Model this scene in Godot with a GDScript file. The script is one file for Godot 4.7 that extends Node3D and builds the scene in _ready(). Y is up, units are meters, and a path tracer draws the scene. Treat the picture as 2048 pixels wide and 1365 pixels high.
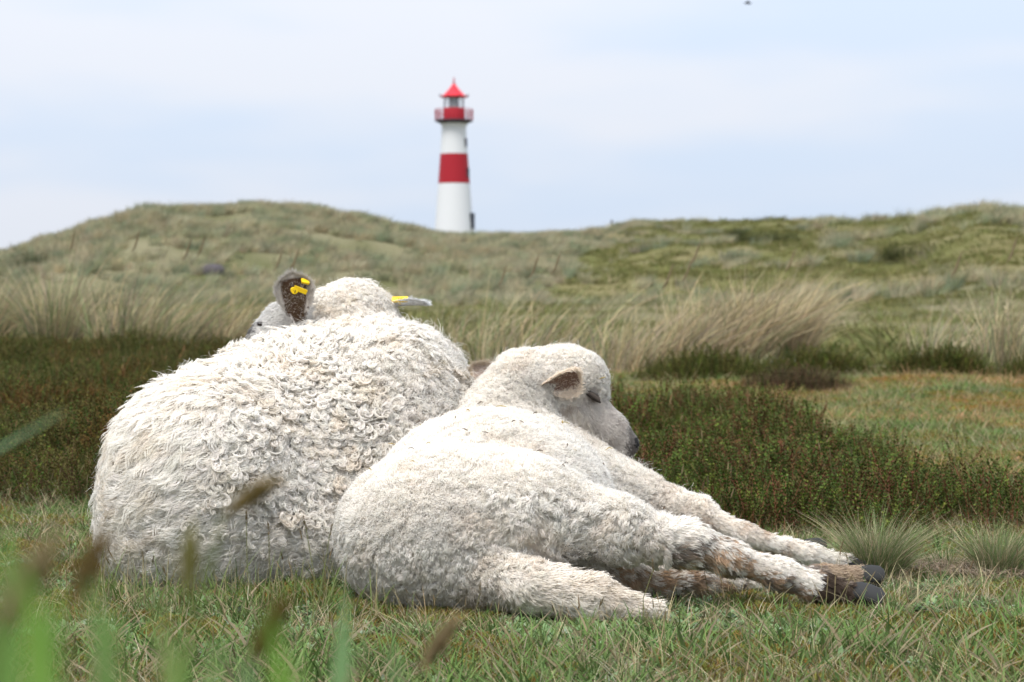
extends Node3D
# Two sheep resting on a dune heath, a red and white lighthouse behind. Metres, y up, the camera looks along -z.

const EYE := 0.72
var rng := RandomNumberGenerator.new()
var fine := FastNoiseLite.new()
var broad := FastNoiseLite.new()
var M := {}
var sheep_prims: Array = []

func _ready() -> void:
	rng.seed = 4711
	fine.seed = 3; fine.frequency = 1.0; fine.fractal_octaves = 3
	broad.seed = 8; broad.frequency = 0.05; broad.fractal_octaves = 3
	camera_and_light()
	materials()
	terrain()
	lighthouse()
	adult_sheep()
	lamb()
	dune_plants()
	marram_tussocks()
	heath()
	meadow()
	meadow_stems()
	fescue_tussocks()
	foreground_grass()
	small_things()

# ---------------------------------------------------------------- camera, sky, sun
func camera_and_light() -> void:
	var cam := Camera3D.new(); cam.name = "camera"
	var at := CameraAttributesPhysical.new()
	at.frustum_focal_length = 70.0; at.frustum_focus_distance = 4.36; at.exposure_aperture = 7.1
	at.frustum_near = 0.05; at.frustum_far = 2000.0
	cam.attributes = at
	cam.position = Vector3(0, EYE, 0); cam.rotation.x = -deg_to_rad(1.762)
	cam.fov = 19.455; cam.near = 0.05; cam.far = 2000.0
	add_child(cam); cam.current = true
	var env := Environment.new()
	env.background_mode = Environment.BG_SKY
	env.tonemap_mode = Environment.TONE_MAPPER_LINEAR
	env.tonemap_exposure = 2.5
	env.sdfgi_enabled = true; env.ssao_enabled = true; env.ssil_enabled = true
	var sky := Sky.new(); var pm := PanoramaSkyMaterial.new()
	pm.panorama = ImageTexture.create_from_image(sky_image())
	sky.sky_material = pm; env.sky = sky
	var we := WorldEnvironment.new(); we.name = "environment"; we.environment = env; add_child(we)
	var sun := DirectionalLight3D.new(); sun.name = "sun"
	sun.light_energy = 0.5; sun.light_angular_distance = 24.0; sun.light_color = Color(1.0, 0.98, 0.95)
	sun.shadow_enabled = true
	sun.rotation_degrees = Vector3(-62, -28, 0)
	add_child(sun)

func sky_image() -> Image:
	# thin high cloud in long level bands over pale blue, all the way round
	var w := 1440; var h := 720
	var im := Image.create(w, h, false, Image.FORMAT_RGBF)
	var n := FastNoiseLite.new(); n.seed = 21; n.frequency = 1.0; n.fractal_octaves = 4
	var blue := Color(0.69, 0.81, 0.985); var white := Color(0.87, 0.895, 0.965)
	for y in h:
		var el := (0.5 - (y + 0.5) / h) * PI
		if el < -0.02:
			im.fill_rect(Rect2i(0, y, w, h - y), Color(0.5, 0.5, 0.48)); break
		for x in w:
			var az := (x + 0.5) / w * TAU
			var s := n.get_noise_3d(cos(az) * 2.2, el * 13.0, sin(az) * 2.2 + 3.0)
			s += 0.35 * n.get_noise_3d(cos(az) * 7.0, el * 40.0, sin(az) * 7.0 + 9.0)
			var c := 0.1 + 0.72 * smoothstep(-0.42, 0.42, s)
			im.set_pixel(x, y, blue.lerp(white, c) * ((1.0 + 1.1 * sin(maxf(el, 0.0))) / 2.75))
	return im

# ---------------------------------------------------------------- materials and mesh helpers
func mat(key: String, c: Color, rough := 0.9, vertex := false, back := 0.0) -> StandardMaterial3D:
	var m := StandardMaterial3D.new(); m.resource_name = key
	m.albedo_color = c.linear_to_srgb(); m.roughness = rough
	m.vertex_color_use_as_albedo = vertex
	m.metallic_specular = 0.25
	if back > 0.0:
		m.backlight_enabled = true; m.backlight = Color(back, back, back).linear_to_srgb()
	M[key] = m
	return m

func materials() -> void:
	var wool := mat("wool", Color(1, 1, 1), 1.0, true, 0.75); wool.metallic_specular = 0.1
	mat("skin", Color(1, 1, 1), 0.9, true)
	mat("leaf", Color(1.0, 1.0, 1.0), 0.7, true, 0.45)
	mat("dry", Color(0.92, 0.92, 0.92), 0.85, true, 0.3)
	mat("hoof", Color(1, 1, 1), 0.7, true).metallic_specular = 0.2
	mat("eye", Color(0.03, 0.024, 0.02), 0.35)
	mat("tag", Color(0.78, 0.52, 0.015), 0.45)
	mat("print", Color(0.03, 0.025, 0.02), 0.7)
	mat("white_paint", Color(0.62, 0.63, 0.645), 0.6)
	mat("red_paint", Color(0.33, 0.02, 0.03), 0.5)
	mat("roof_paint", Color(0.62, 0.035, 0.05), 0.45)
	mat("dark_metal", Color(0.06, 0.045, 0.06), 0.5)
	mat("rail", Color(0.40, 0.03, 0.045), 0.6)
	mat("lens", Color(0.05, 0.09, 0.11), 0.2)
	mat("pane_dark", Color(0.03, 0.035, 0.045), 0.15)
	mat("wood", Color(0.09, 0.075, 0.06), 0.9)
	mat("stone", Color(0.09, 0.08, 0.085), 0.9)
	var g := mat("glass", Color(0.9, 0.95, 1.0), 0.03); g.transparency = BaseMaterial3D.TRANSPARENCY_ALPHA; g.albedo_color.a = 0.15
	var gr := mat("ground", Color(1, 1, 1), 1.0, true)
	var nt := NoiseTexture2D.new(); nt.width = 512; nt.height = 512; nt.seamless = true
	var fn := FastNoiseLite.new(); fn.seed = 5; fn.frequency = 0.03; fn.fractal_octaves = 5; nt.noise = fn
	var ramp := Gradient.new(); ramp.set_color(0, Color(0.62, 0.6, 0.55)); ramp.set_color(1, Color(1, 1, 1)); nt.color_ramp = ramp
	gr.albedo_texture = nt; gr.uv1_triplanar = true; gr.uv1_world_triplanar = true; gr.uv1_scale = Vector3(1.7, 1.7, 1.7)

class Buf:
	var v := PackedVector3Array()
	var n := PackedVector3Array()
	var c := PackedColorArray()
	var i := PackedInt32Array()
	func mesh() -> ArrayMesh:
		var a := []; a.resize(Mesh.ARRAY_MAX)
		a[Mesh.ARRAY_VERTEX] = v; a[Mesh.ARRAY_NORMAL] = n; a[Mesh.ARRAY_COLOR] = c; a[Mesh.ARRAY_INDEX] = i
		var m := ArrayMesh.new(); m.add_surface_from_arrays(Mesh.PRIMITIVE_TRIANGLES, a)
		return m
	func ribbon(p: PackedVector3Array, wid: PackedFloat32Array, side: Vector3, col: Color, col2: Color) -> void:
		var k := p.size(); var b := v.size()
		for j in k:
			var t := (p[mini(j + 1, k - 1)] - p[maxi(j - 1, 0)]).normalized()
			var s := (side - t * side.dot(t)).normalized()
			var nn := t.cross(s)
			var f := float(j) / (k - 1)
			v.append(p[j] - s * wid[j] * 0.5); v.append(p[j] + s * wid[j] * 0.5)
			n.append(nn); n.append(nn)
			var cc := col.lerp(col2, f)
			c.append(cc); c.append(cc)
			if j > 0:
				var q := b + j * 2
				i.append_array([q - 2, q - 1, q, q - 1, q + 1, q])
	func fibre(p: PackedVector3Array, wid: PackedFloat32Array, side: Vector3, col: Color) -> void:
		# a flat fibre whose front looks out of the fleece and whose normals lean outwards
		var k := p.size(); var b := v.size()
		for j in k:
			var t := (p[mini(j + 1, k - 1)] - p[maxi(j - 1, 0)]).normalized()
			var s := (side - t * side.dot(t)).normalized()
			var nn := t.cross(s)
			if nn.y < 0.0: s = -s; nn = -nn
			v.append(p[j] - s * wid[j] * 0.5); v.append(p[j] + s * wid[j] * 0.5)
			nn = (nn * 0.55 + Vector3.UP * 0.45 + t * 0.2).normalized()
			n.append(nn); n.append(nn); c.append(col); c.append(col)
			if j > 0:
				var q := b + j * 2
				i.append_array([q - 2, q - 1, q, q - 1, q + 1, q])
	func tube(p: PackedVector3Array, r: PackedFloat32Array, flat: float, side: Vector3, seg: int, col: Color, caps := true) -> void:
		# an elliptic tube: radius r along side, r * flat across
		var k := p.size(); var b := v.size()
		for j in k:
			var t := (p[mini(j + 1, k - 1)] - p[maxi(j - 1, 0)]).normalized()
			var s := (side - t * side.dot(t)).normalized()
			var u := t.cross(s)
			for a in seg:
				var w := TAU * a / seg
				var o := s * cos(w) * r[j] + u * sin(w) * r[j] * flat
				v.append(p[j] + o); n.append((s * cos(w) * flat + u * sin(w)).normalized()); c.append(col)
			if j > 0:
				for a in seg:
					var x := b + (j - 1) * seg + a; var y := b + (j - 1) * seg + (a + 1) % seg
					i.append_array([x, x + seg, y, y, x + seg, y + seg])
		if caps:
			for e in 2:
				var j := 0 if e == 0 else k - 1
				var t := (p[1] - p[0]).normalized() if e == 0 else (p[k - 1] - p[k - 2]).normalized()
				var first := v.size()
				v.append(p[j]); n.append(t if e else -t); c.append(col)
				for a in seg:
					v.append(v[b + j * seg + a]); n.append(t if e else -t); c.append(col)
				for a in seg:
					if e: i.append_array([first, first + 1 + (a + 1) % seg, first + 1 + a])
					else: i.append_array([first, first + 1 + a, first + 1 + (a + 1) % seg])
	func lathe(prof: Array, seg: int, col: Color) -> void:
		# prof: [radius, height] upwards
		var b := v.size(); var k := prof.size()
		for j in k:
			var q0: Array = prof[maxi(j - 1, 0)]; var q1: Array = prof[mini(j + 1, k - 1)]
			var dr: float = q1[0] - q0[0]; var dy: float = q1[1] - q0[1]
			for a in seg + 1:
				var w := TAU * a / seg
				v.append(Vector3(cos(w) * prof[j][0], prof[j][1], sin(w) * prof[j][0]))
				n.append(Vector3(cos(w) * dy, -dr, sin(w) * dy).normalized()); c.append(col)
				if j > 0 and a < seg:
					var x := b + (j - 1) * (seg + 1) + a
					i.append_array([x, x + 1, x + seg + 1, x + 1, x + seg + 2, x + seg + 1])
	func box(t: Transform3D, s: Vector3, col: Color) -> void:
		for ax in 3:
			for sg in [-1.0, 1.0]:
				var nn := Vector3.ZERO; nn[ax] = sg
				var a := Vector3.ZERO; a[(ax + 1) % 3] = 1.0
				var bb := Vector3.ZERO; bb[(ax + 2) % 3] = 1.0
				var f := v.size()
				for q in [[-1, -1], [1, -1], [1, 1], [-1, 1]]:
					var p: Vector3 = (nn + a * q[0] + bb * q[1]) * s * 0.5
					v.append(t * p); n.append(t.basis * nn); c.append(col)
				if sg > 0: i.append_array([f, f + 2, f + 1, f, f + 3, f + 2])
				else: i.append_array([f, f + 1, f + 2, f, f + 2, f + 3])

func part(called: String, m: Mesh, material: Material, parent: Node) -> MeshInstance3D:
	var o := MeshInstance3D.new(); o.name = called; o.mesh = m; o.material_override = material
	parent.add_child(o, true)
	return o

func tag(o: Node, label: String, category: String, group := "", kind := "") -> void:
	o.set_meta("label", label); o.set_meta("category", category)
	if group: o.set_meta("group", group)
	if kind: o.set_meta("kind", kind)

var taken := {}
func numbered(called: String) -> String:
	if not taken.has(called):
		taken[called] = 0
		return called
	taken[called] += 1
	return "%s_%03d" % [called, taken[called]]

func thing(called: String, label: String, category: String, at := Vector3.ZERO, group := "") -> Node3D:
	var o := Node3D.new(); o.name = numbered(called); o.position = at
	add_child(o); tag(o, label, category, group)
	return o

func copies(called: String, m: Mesh, material: Material, where: Array, tint: PackedColorArray, parent: Node) -> MultiMeshInstance3D:
	var mm := MultiMesh.new(); mm.transform_format = MultiMesh.TRANSFORM_3D; mm.use_colors = true
	mm.mesh = m; mm.instance_count = where.size()
	for k in where.size():
		mm.set_instance_transform(k, where[k]); mm.set_instance_color(k, tint[k])
	var o := MultiMeshInstance3D.new(); o.name = called; o.multimesh = mm; o.material_override = material
	parent.add_child(o, true)
	return o

func vary(c: Color, a: float) -> Color:
	var k := 1.0 + rng.randf_range(-a, a)
	return Color(c.r * k * (1.0 + rng.randf_range(-a, a) * 0.3), c.g * k, c.b * k * (1.0 + rng.randf_range(-a, a) * 0.3))

# ---------------------------------------------------------------- terrain
# columns: tangent of the bearing, crest distance, crest height, foot distance
var crest := [
	[-3, 110, 4.00, 45], [-0.8, 105, 3.00, 45], [-0.4, 100, 1.20, 45], [-0.257, 97, 1.77, 46], [-0.232, 96, 2.47, 46], [-0.207, 95, 3.12, 46], [-0.182, 94, 3.70, 46], [-0.157, 94, 3.67, 46],
	[-0.131, 94, 3.94, 46], [-0.106, 94, 3.90, 46], [-0.081, 94, 3.47, 46], [-0.056, 95, 2.97, 46], [-0.035, 96, 2.60, 46], [-0.006, 98, 2.67, 46], [0.019, 102, 2.83, 46], [0.044, 106, 2.99, 46],
	[0.064, 112, 3.64, 44], [0.094, 120, 3.81, 42], [0.145, 125, 4.09, 42], [0.18, 120, 3.84, 42], [0.2, 105, 3.49, 42], [0.215, 92, 3.44, 42], [0.238, 86, 3.49, 42], [0.257, 86, 3.29, 42], [0.33, 88, 3.90, 42], [0.8, 100, 3.00, 45], [3, 110, 4.00, 45]]

func crest_at(u: float) -> Vector3:
	var k := 1
	while k < crest.size() - 1 and crest[k][0] < u: k += 1
	var a: Array = crest[k - 1]; var b: Array = crest[k]
	var f := clampf((u - a[0]) / (b[0] - a[0]), 0, 1)
	f = f * f * (3 - 2 * f)
	return Vector3(lerpf(a[1], b[1], f), lerpf(a[2], b[2], f), lerpf(a[3], b[3], f))

func height(x: float, z: float) -> float:
	var d := sqrt(x * x + z * z)
	var u := clampf(x / maxf(absf(z), 0.001), -3.0, 3.0)
	var h := 0.3 * (1.0 - smoothstep(1.1, 2.5, d))
	h += 0.012 * fine.get_noise_2d(x * 2.0, z * 2.0)
	h += 0.10 * smoothstep(6.0, 16.0, d) * fine.get_noise_2d(x * 0.35 + 7.0, z * 0.35)
	if d > 30.0:
		var c := crest_at(u)
		var s := clampf((d - c.z) / (c.x - c.z), 0, 1)
		var up := s * s * (3.0 - 2.0 * s) * 0.45 + sin(s * PI * 0.5) * 0.55 * smoothstep(0, 0.2, s)
		if d > c.x: up = 1.0 - 0.2 * smoothstep(c.x, c.x + 45.0, d)
		h += c.y * up
		h += 0.5 * broad.get_noise_2d(x * 2.2, z * 2.2) * smoothstep(40.0, 55.0, d) * (1.0 - smoothstep(0.7, 1.0, s))
	return h

func green_slope(x: float, z: float) -> bool:
	var u := x / -z; var d := -z
	if d < 50.0: return false
	var edge := lerpf(0.02, 0.066, clampf((d - 55.0) / 40.0, 0, 1)) + 0.012 * broad.get_noise_2d(x * 3.0, z * 3.0)
	var right := lerpf(0.275, 0.195, clampf((d - 50.0) / 42.0, 0, 1)) + 0.02 * broad.get_noise_2d(x * 3.0 + 40.0, z * 3.0)
	return u > edge and u < right

func terrain() -> void:
	var b := Buf.new()
	var angles := PackedFloat32Array()
	var a := -PI
	while a < PI - 0.001:
		angles.append(a)
		a += deg_to_rad(0.2) if absf(a) < deg_to_rad(20) else (deg_to_rad(1.0) if absf(a) < deg_to_rad(50) else deg_to_rad(5.0))
	var rows := PackedFloat32Array([0.0])
	var d := 0.4
	while d < 900.0:
		rows.append(d); d *= 1.033
	var na := angles.size()
	for r in rows.size():
		for q in na:
			var x := sin(angles[q]) * rows[r]; var z := -cos(angles[q]) * rows[r]
			b.v.append(Vector3(x, height(x, z), z)); b.n.append(Vector3.UP); b.c.append(ground_color(x, z))
			if r > 0:
				var p0 := (r - 1) * na + q; var p1 := (r - 1) * na + (q + 1) % na
				b.i.append_array([p0, p0 + na, p1, p1, p0 + na, p1 + na])
	for k in b.n.size(): b.n[k] = Vector3.ZERO
	for k in range(0, b.i.size(), 3):
		var f := (b.v[b.i[k + 2]] - b.v[b.i[k]]).cross(b.v[b.i[k + 1]] - b.v[b.i[k]])
		for q in 3: b.n[b.i[k + q]] += f
	for k in b.n.size(): b.n[k] = b.n[k].normalized() if b.n[k].length() > 0 else Vector3.UP
	var o := part("ground", b.mesh(), M.ground, self); o.set_meta("kind", "structure")

func ground_color(x: float, z: float) -> Color:
	var d := sqrt(x * x + z * z)
	var k := fine.get_noise_2d(x * 1.1 + 3.0, z * 1.1)
	var near := Color(0.10, 0.085, 0.035).lerp(Color(0.085, 0.11, 0.04), smoothstep(-0.3, 0.3, k))
	near = near.lerp(Color(0.14, 0.105, 0.045), smoothstep(0.15, 0.4, fine.get_noise_2d(x * 1.7 + 30.0, z * 1.7)))
	var far := Color(0.28, 0.26, 0.16).lerp(Color(0.15, 0.16, 0.07), maxf(1.0 - smoothstep(40.0, 55.0, d), smoothstep(-0.2, 0.3, broad.get_noise_2d(x * 4.0, z * 4.0))))
	if z < -1.0 and green_slope(x, z):
		far = Color(0.17, 0.175, 0.06).lerp(Color(0.27, 0.24, 0.12), smoothstep(-0.1, 0.4, broad.get_noise_2d(x * 2.0 + 70.0, z * 2.0)))
	return near.lerp(far, smoothstep(12.0, 22.0, d))

# ---------------------------------------------------------------- lighthouse
func lathe_part(called: String, prof: Array, material: String, parent: Node, seg := 40) -> MeshInstance3D:
	var b := Buf.new(); b.lathe(prof, seg, Color.WHITE)
	return part(called, b.mesh(), M[material], parent)

func lighthouse() -> void:
	var gy := 2.6
	var t := thing("lighthouse", "white lighthouse tower with red band and red lantern behind the dune", "lighthouse", Vector3(-5.42, gy, -186.4))
	var y := func(v: float) -> float: return v - gy
	lathe_part("tower_wall", [[2.02, 0.0], [1.80, y.call(5.4)], [1.47, y.call(9.73)]], "white_paint", t)
	lathe_part("red_band", [[1.47, y.call(9.73)], [1.485, y.call(9.735)], [1.29, y.call(12.48)], [1.275, y.call(12.485)]], "red_paint", t)
	lathe_part("tower_wall", [[1.275, y.call(12.485)], [1.12, y.call(14.9)], [1.2, y.call(15.1)], [1.25, y.call(15.3)]], "white_paint", t)
	lathe_part("gallery_deck", [[1.0, y.call(15.25)], [1.25, y.call(15.3)], [1.78, y.call(15.52)], [1.78, y.call(15.64)], [1.0, y.call(15.66)]], "dark_metal", t)
	var b := Buf.new()
	for k in 18:
		var w := TAU * k / 18
		b.tube([Vector3(cos(w) * 1.74, y.call(15.6), sin(w) * 1.74), Vector3(cos(w) * 1.76, y.call(16.6), sin(w) * 1.76)], [0.042, 0.042], 1.0, Vector3.RIGHT, 5, Color.WHITE)
	for hh in [15.95, 16.28, 16.6]:
		var ring := PackedVector3Array(); var rr := PackedFloat32Array()
		for k in 37:
			ring.append(Vector3(cos(TAU * k / 36) * 1.755, y.call(hh), sin(TAU * k / 36) * 1.755)); rr.append(0.034)
		b.tube(ring, rr, 1.0, Vector3.UP, 5, Color.WHITE, false)
	part("railing", b.mesh(), M.rail, t)
	lathe_part("lantern_base", [[1.04, y.call(15.6)], [1.0, y.call(16.75)], [0.7, y.call(16.76)]], "red_paint", t)
	b = Buf.new()
	for k in 8:
		var w := TAU * (k + 0.5) / 8
		b = Buf.new()
		b.tube([Vector3(cos(w) * 0.96, y.call(16.7), sin(w) * 0.96), Vector3(cos(w) * 0.96, y.call(17.75), sin(w) * 0.96)], [0.045, 0.045], 1.0, Vector3.RIGHT, 6, Color.WHITE)
		part("mullion", b.mesh(), M.dark_metal, t)
	for k in 8:
		var w0 := TAU * (k - 0.5) / 8; var w1 := TAU * (k + 0.5) / 8
		var p0 := Vector3(cos(w0) * 0.95, 0, sin(w0) * 0.95); var p1 := Vector3(cos(w1) * 0.95, 0, sin(w1) * 0.95)
		var xf := Transform3D(Basis((p1 - p0).normalized(), Vector3.UP, (p1 - p0).normalized().cross(Vector3.UP)), (p0 + p1) * 0.5 + Vector3(0, y.call(17.23), 0))
		b = Buf.new(); b.box(xf, Vector3(p0.distance_to(p1) - 0.06, 1.0, 0.012), Color.WHITE)
		part("lantern_pane", b.mesh(), M.glass, t)
	lathe_part("lens", [[0.0, y.call(16.76)], [0.36, y.call(16.8)], [0.40, y.call(17.2)], [0.36, y.call(17.65)], [0.0, y.call(17.7)]], "lens", t, 20)
	var roof := lathe_part("roof", [[0.9, y.call(17.72)], [1.32, y.call(17.78)], [1.30, y.call(17.86)], [0.98, y.call(17.98)], [0.5, y.call(18.5)], [0.16, y.call(18.95)], [0.0, y.call(18.97)]], "roof_paint", t)
	b = Buf.new()
	for k in 8:
		var w := TAU * (k + 0.5) / 8
		b = Buf.new()
		b.tube([Vector3(cos(w) * 1.28, y.call(17.82), sin(w) * 1.28), Vector3(cos(w) * 1.5, y.call(17.98), sin(w) * 1.5)], [0.06, 0.03], 1.0, Vector3.UP, 5, Color.WHITE)
		part("eave_spout", b.mesh(), M.dark_metal, roof)
	lathe_part("finial", [[0.1, y.call(18.9)], [0.13, y.call(19.05)], [0.07, y.call(19.15)], [0.05, y.call(19.6)], [0.0, y.call(19.62)]], "rail", roof, 12)
	# windows and the door on the flank to the right
	for wn in [[13.5, 1.205, 0.33, 0.8], [10.7, 1.425, 0.36, 0.9]]:
		var ang := 0.42
		var c := Vector3(cos(ang) * wn[1], y.call(wn[0]), sin(ang) * wn[1])
		var xf := Transform3D(Basis(Vector3.UP, -ang), c)
		b = Buf.new(); b.box(xf, Vector3(0.16, wn[3], wn[2]), Color.WHITE)
		var fr := part("window", b.mesh(), M.dark_metal, t)
		b = Buf.new(); b.box(xf.translated_local(Vector3(0.085, 0, 0)), Vector3(0.01, wn[3] - 0.12, wn[2] - 0.1), Color.WHITE)
		part("pane", b.mesh(), M.pane_dark, fr)
	b = Buf.new(); b.box(Transform3D(Basis(Vector3.UP, -0.25), Vector3(cos(0.25) * 1.76, y.call(6.2), sin(0.25) * 1.76)), Vector3(0.3, 1.5, 0.8), Color.WHITE)
	part("door", b.mesh(), M.pane_dark, t)

# ---------------------------------------------------------------- signed distance body
# prim: [kind 0 ellipsoid / 1 tapered capsule, a, b, ra, rb, rz, blend, coat]
func ell(c: Vector3, r: Vector3, k: float, coat: String) -> Array: return [0, c, r, 0.0, 0.0, 0.0, k, coat]
func cap(a: Vector3, b: Vector3, ra: float, rb: float, k: float, coat: String) -> Array: return [1, a, b, ra, rb, 0.0, k, coat]
func chain(out: Array, pts: Array, k: float, coat: String) -> void:
	for j in pts.size() - 1:
		var a: Array = pts[j]; var b: Array = pts[j + 1]
		out.append(cap(Vector3(a[0], a[1], a[2]), Vector3(b[0], b[1], b[2]), a[3], b[3], k, coat if a.size() < 5 else a[4]))

func prim_d(q: Array, p: Vector3) -> float:
	if q[0] == 0:
		var r: Vector3 = q[2]
		var e: Vector3 = p - q[1]
		var s := e / r
		var k0 := s.length(); var k1 := (s / r).length()
		return k0 * (k0 - 1.0) / maxf(k1, 1e-6)
	var ba: Vector3 = q[2] - q[1]
	var pa: Vector3 = p - q[1]
	var h := clampf(pa.dot(ba) / ba.length_squared(), 0.0, 1.0)
	return (pa - ba * h).length() - lerpf(q[3], q[4], h)

func sdf(prims: Array, p: Vector3) -> float:
	var d := 10.0
	for q in prims:
		var e := prim_d(q, p)
		var k: float = q[6]
		var hh := maxf(k - absf(d - e), 0.0) / k
		d = minf(d, e) - hh * hh * k * 0.25
	return maxf(d, 0.004 - p.y)

func nearest(prims: Array, p: Vector3) -> int:
	var best := 10.0; var w := 0
	for k in prims.size():
		var e := prim_d(prims[k], p)
		if e < best: best = e; w = k
	return w

func gradient(prims: Array, p: Vector3, h: float) -> Vector3:
	var e := Vector2(h, -h)
	var a := Vector3(e.x, e.y, e.y); var b := Vector3(e.y, e.y, e.x); var c := Vector3(e.y, e.x, e.y); var d := Vector3(e.x, e.x, e.x)
	return (a * sdf(prims, p + a) + b * sdf(prims, p + b) + c * sdf(prims, p + c) + d * sdf(prims, p + d)).normalized()

func surface_net(b: Buf, prims: Array, lo: Vector3, hi: Vector3, cell: float, paint: Callable) -> void:
	var nx := int((hi.x - lo.x) / cell) + 2; var ny := int((hi.y - lo.y) / cell) + 2; var nz := int((hi.z - lo.z) / cell) + 2
	var val := PackedFloat32Array(); val.resize(nx * ny * nz); val.fill(1.0)
	var blk := 5
	for bz in range(0, nz, blk):
		for by in range(0, ny, blk):
			for bx in range(0, nx, blk):
				var c := lo + Vector3(bx + 2, by + 2, bz + 2) * cell
				var dd := sdf(prims, c)
				var far := absf(dd) > cell * blk * 1.05
				for z in range(bz, mini(bz + blk, nz)):
					for y in range(by, mini(by + blk, ny)):
						var row := (z * ny + y) * nx
						for x in range(bx, mini(bx + blk, nx)):
							val[row + x] = dd if far else sdf(prims, lo + Vector3(x, y, z) * cell)
	var idx := PackedInt32Array(); idx.resize(nx * ny * nz); idx.fill(-1)
	var sx := 1; var sy := nx; var sz := nx * ny
	for z in nz - 1:
		for y in ny - 1:
			for x in nx - 1:
				var o := z * sz + y * sy + x
				var inside := 0
				for q in [0, sx, sy, sx + sy, sz, sz + sx, sz + sy, sz + sx + sy]:
					if val[o + q] < 0.0: inside += 1
				if inside == 0 or inside == 8: continue
				var sum := Vector3.ZERO; var cnt := 0
				for ax in 3:
					var st: int = [sx, sy, sz][ax]
					var s1: int = [sy, sz, sx][ax]
					var s2: int = [sz, sx, sy][ax]
					for k in 4:
						var s := o + (s1 if k & 1 else 0) + (s2 if k & 2 else 0)
						var va := val[s]; var vb := val[s + st]
						if (va < 0.0) != (vb < 0.0):
							var pos := Vector3.ZERO
							pos[ax] = va / (va - vb)
							pos[(ax + 1) % 3] = 1.0 if k & 1 else 0.0
							pos[(ax + 2) % 3] = 1.0 if k & 2 else 0.0
							sum += pos; cnt += 1
				idx[o] = b.v.size()
				var p := lo + (Vector3(x, y, z) + sum / cnt) * cell
				b.v.append(p); b.n.append(gradient(prims, p, cell * 0.5)); b.c.append(paint.call(p))
	for z in range(1, nz - 1):
		for y in range(1, ny - 1):
			for x in range(1, nx - 1):
				var o := z * sz + y * sy + x
				for ax in 3:
					var st: int = [sx, sy, sz][ax]
					var s1: int = [sy, sz, sx][ax]
					var s2: int = [sz, sx, sy][ax]
					if (val[o] < 0.0) == (val[o + st] < 0.0): continue
					var a := idx[o]; var c1 := idx[o - s1]; var c2 := idx[o - s1 - s2]; var c3 := idx[o - s2]
					if a < 0 or c1 < 0 or c2 < 0 or c3 < 0: continue
					if val[o] < 0.0: b.i.append_array([a, c2, c1, a, c3, c2])
					else: b.i.append_array([a, c1, c2, a, c2, c3])

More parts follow.
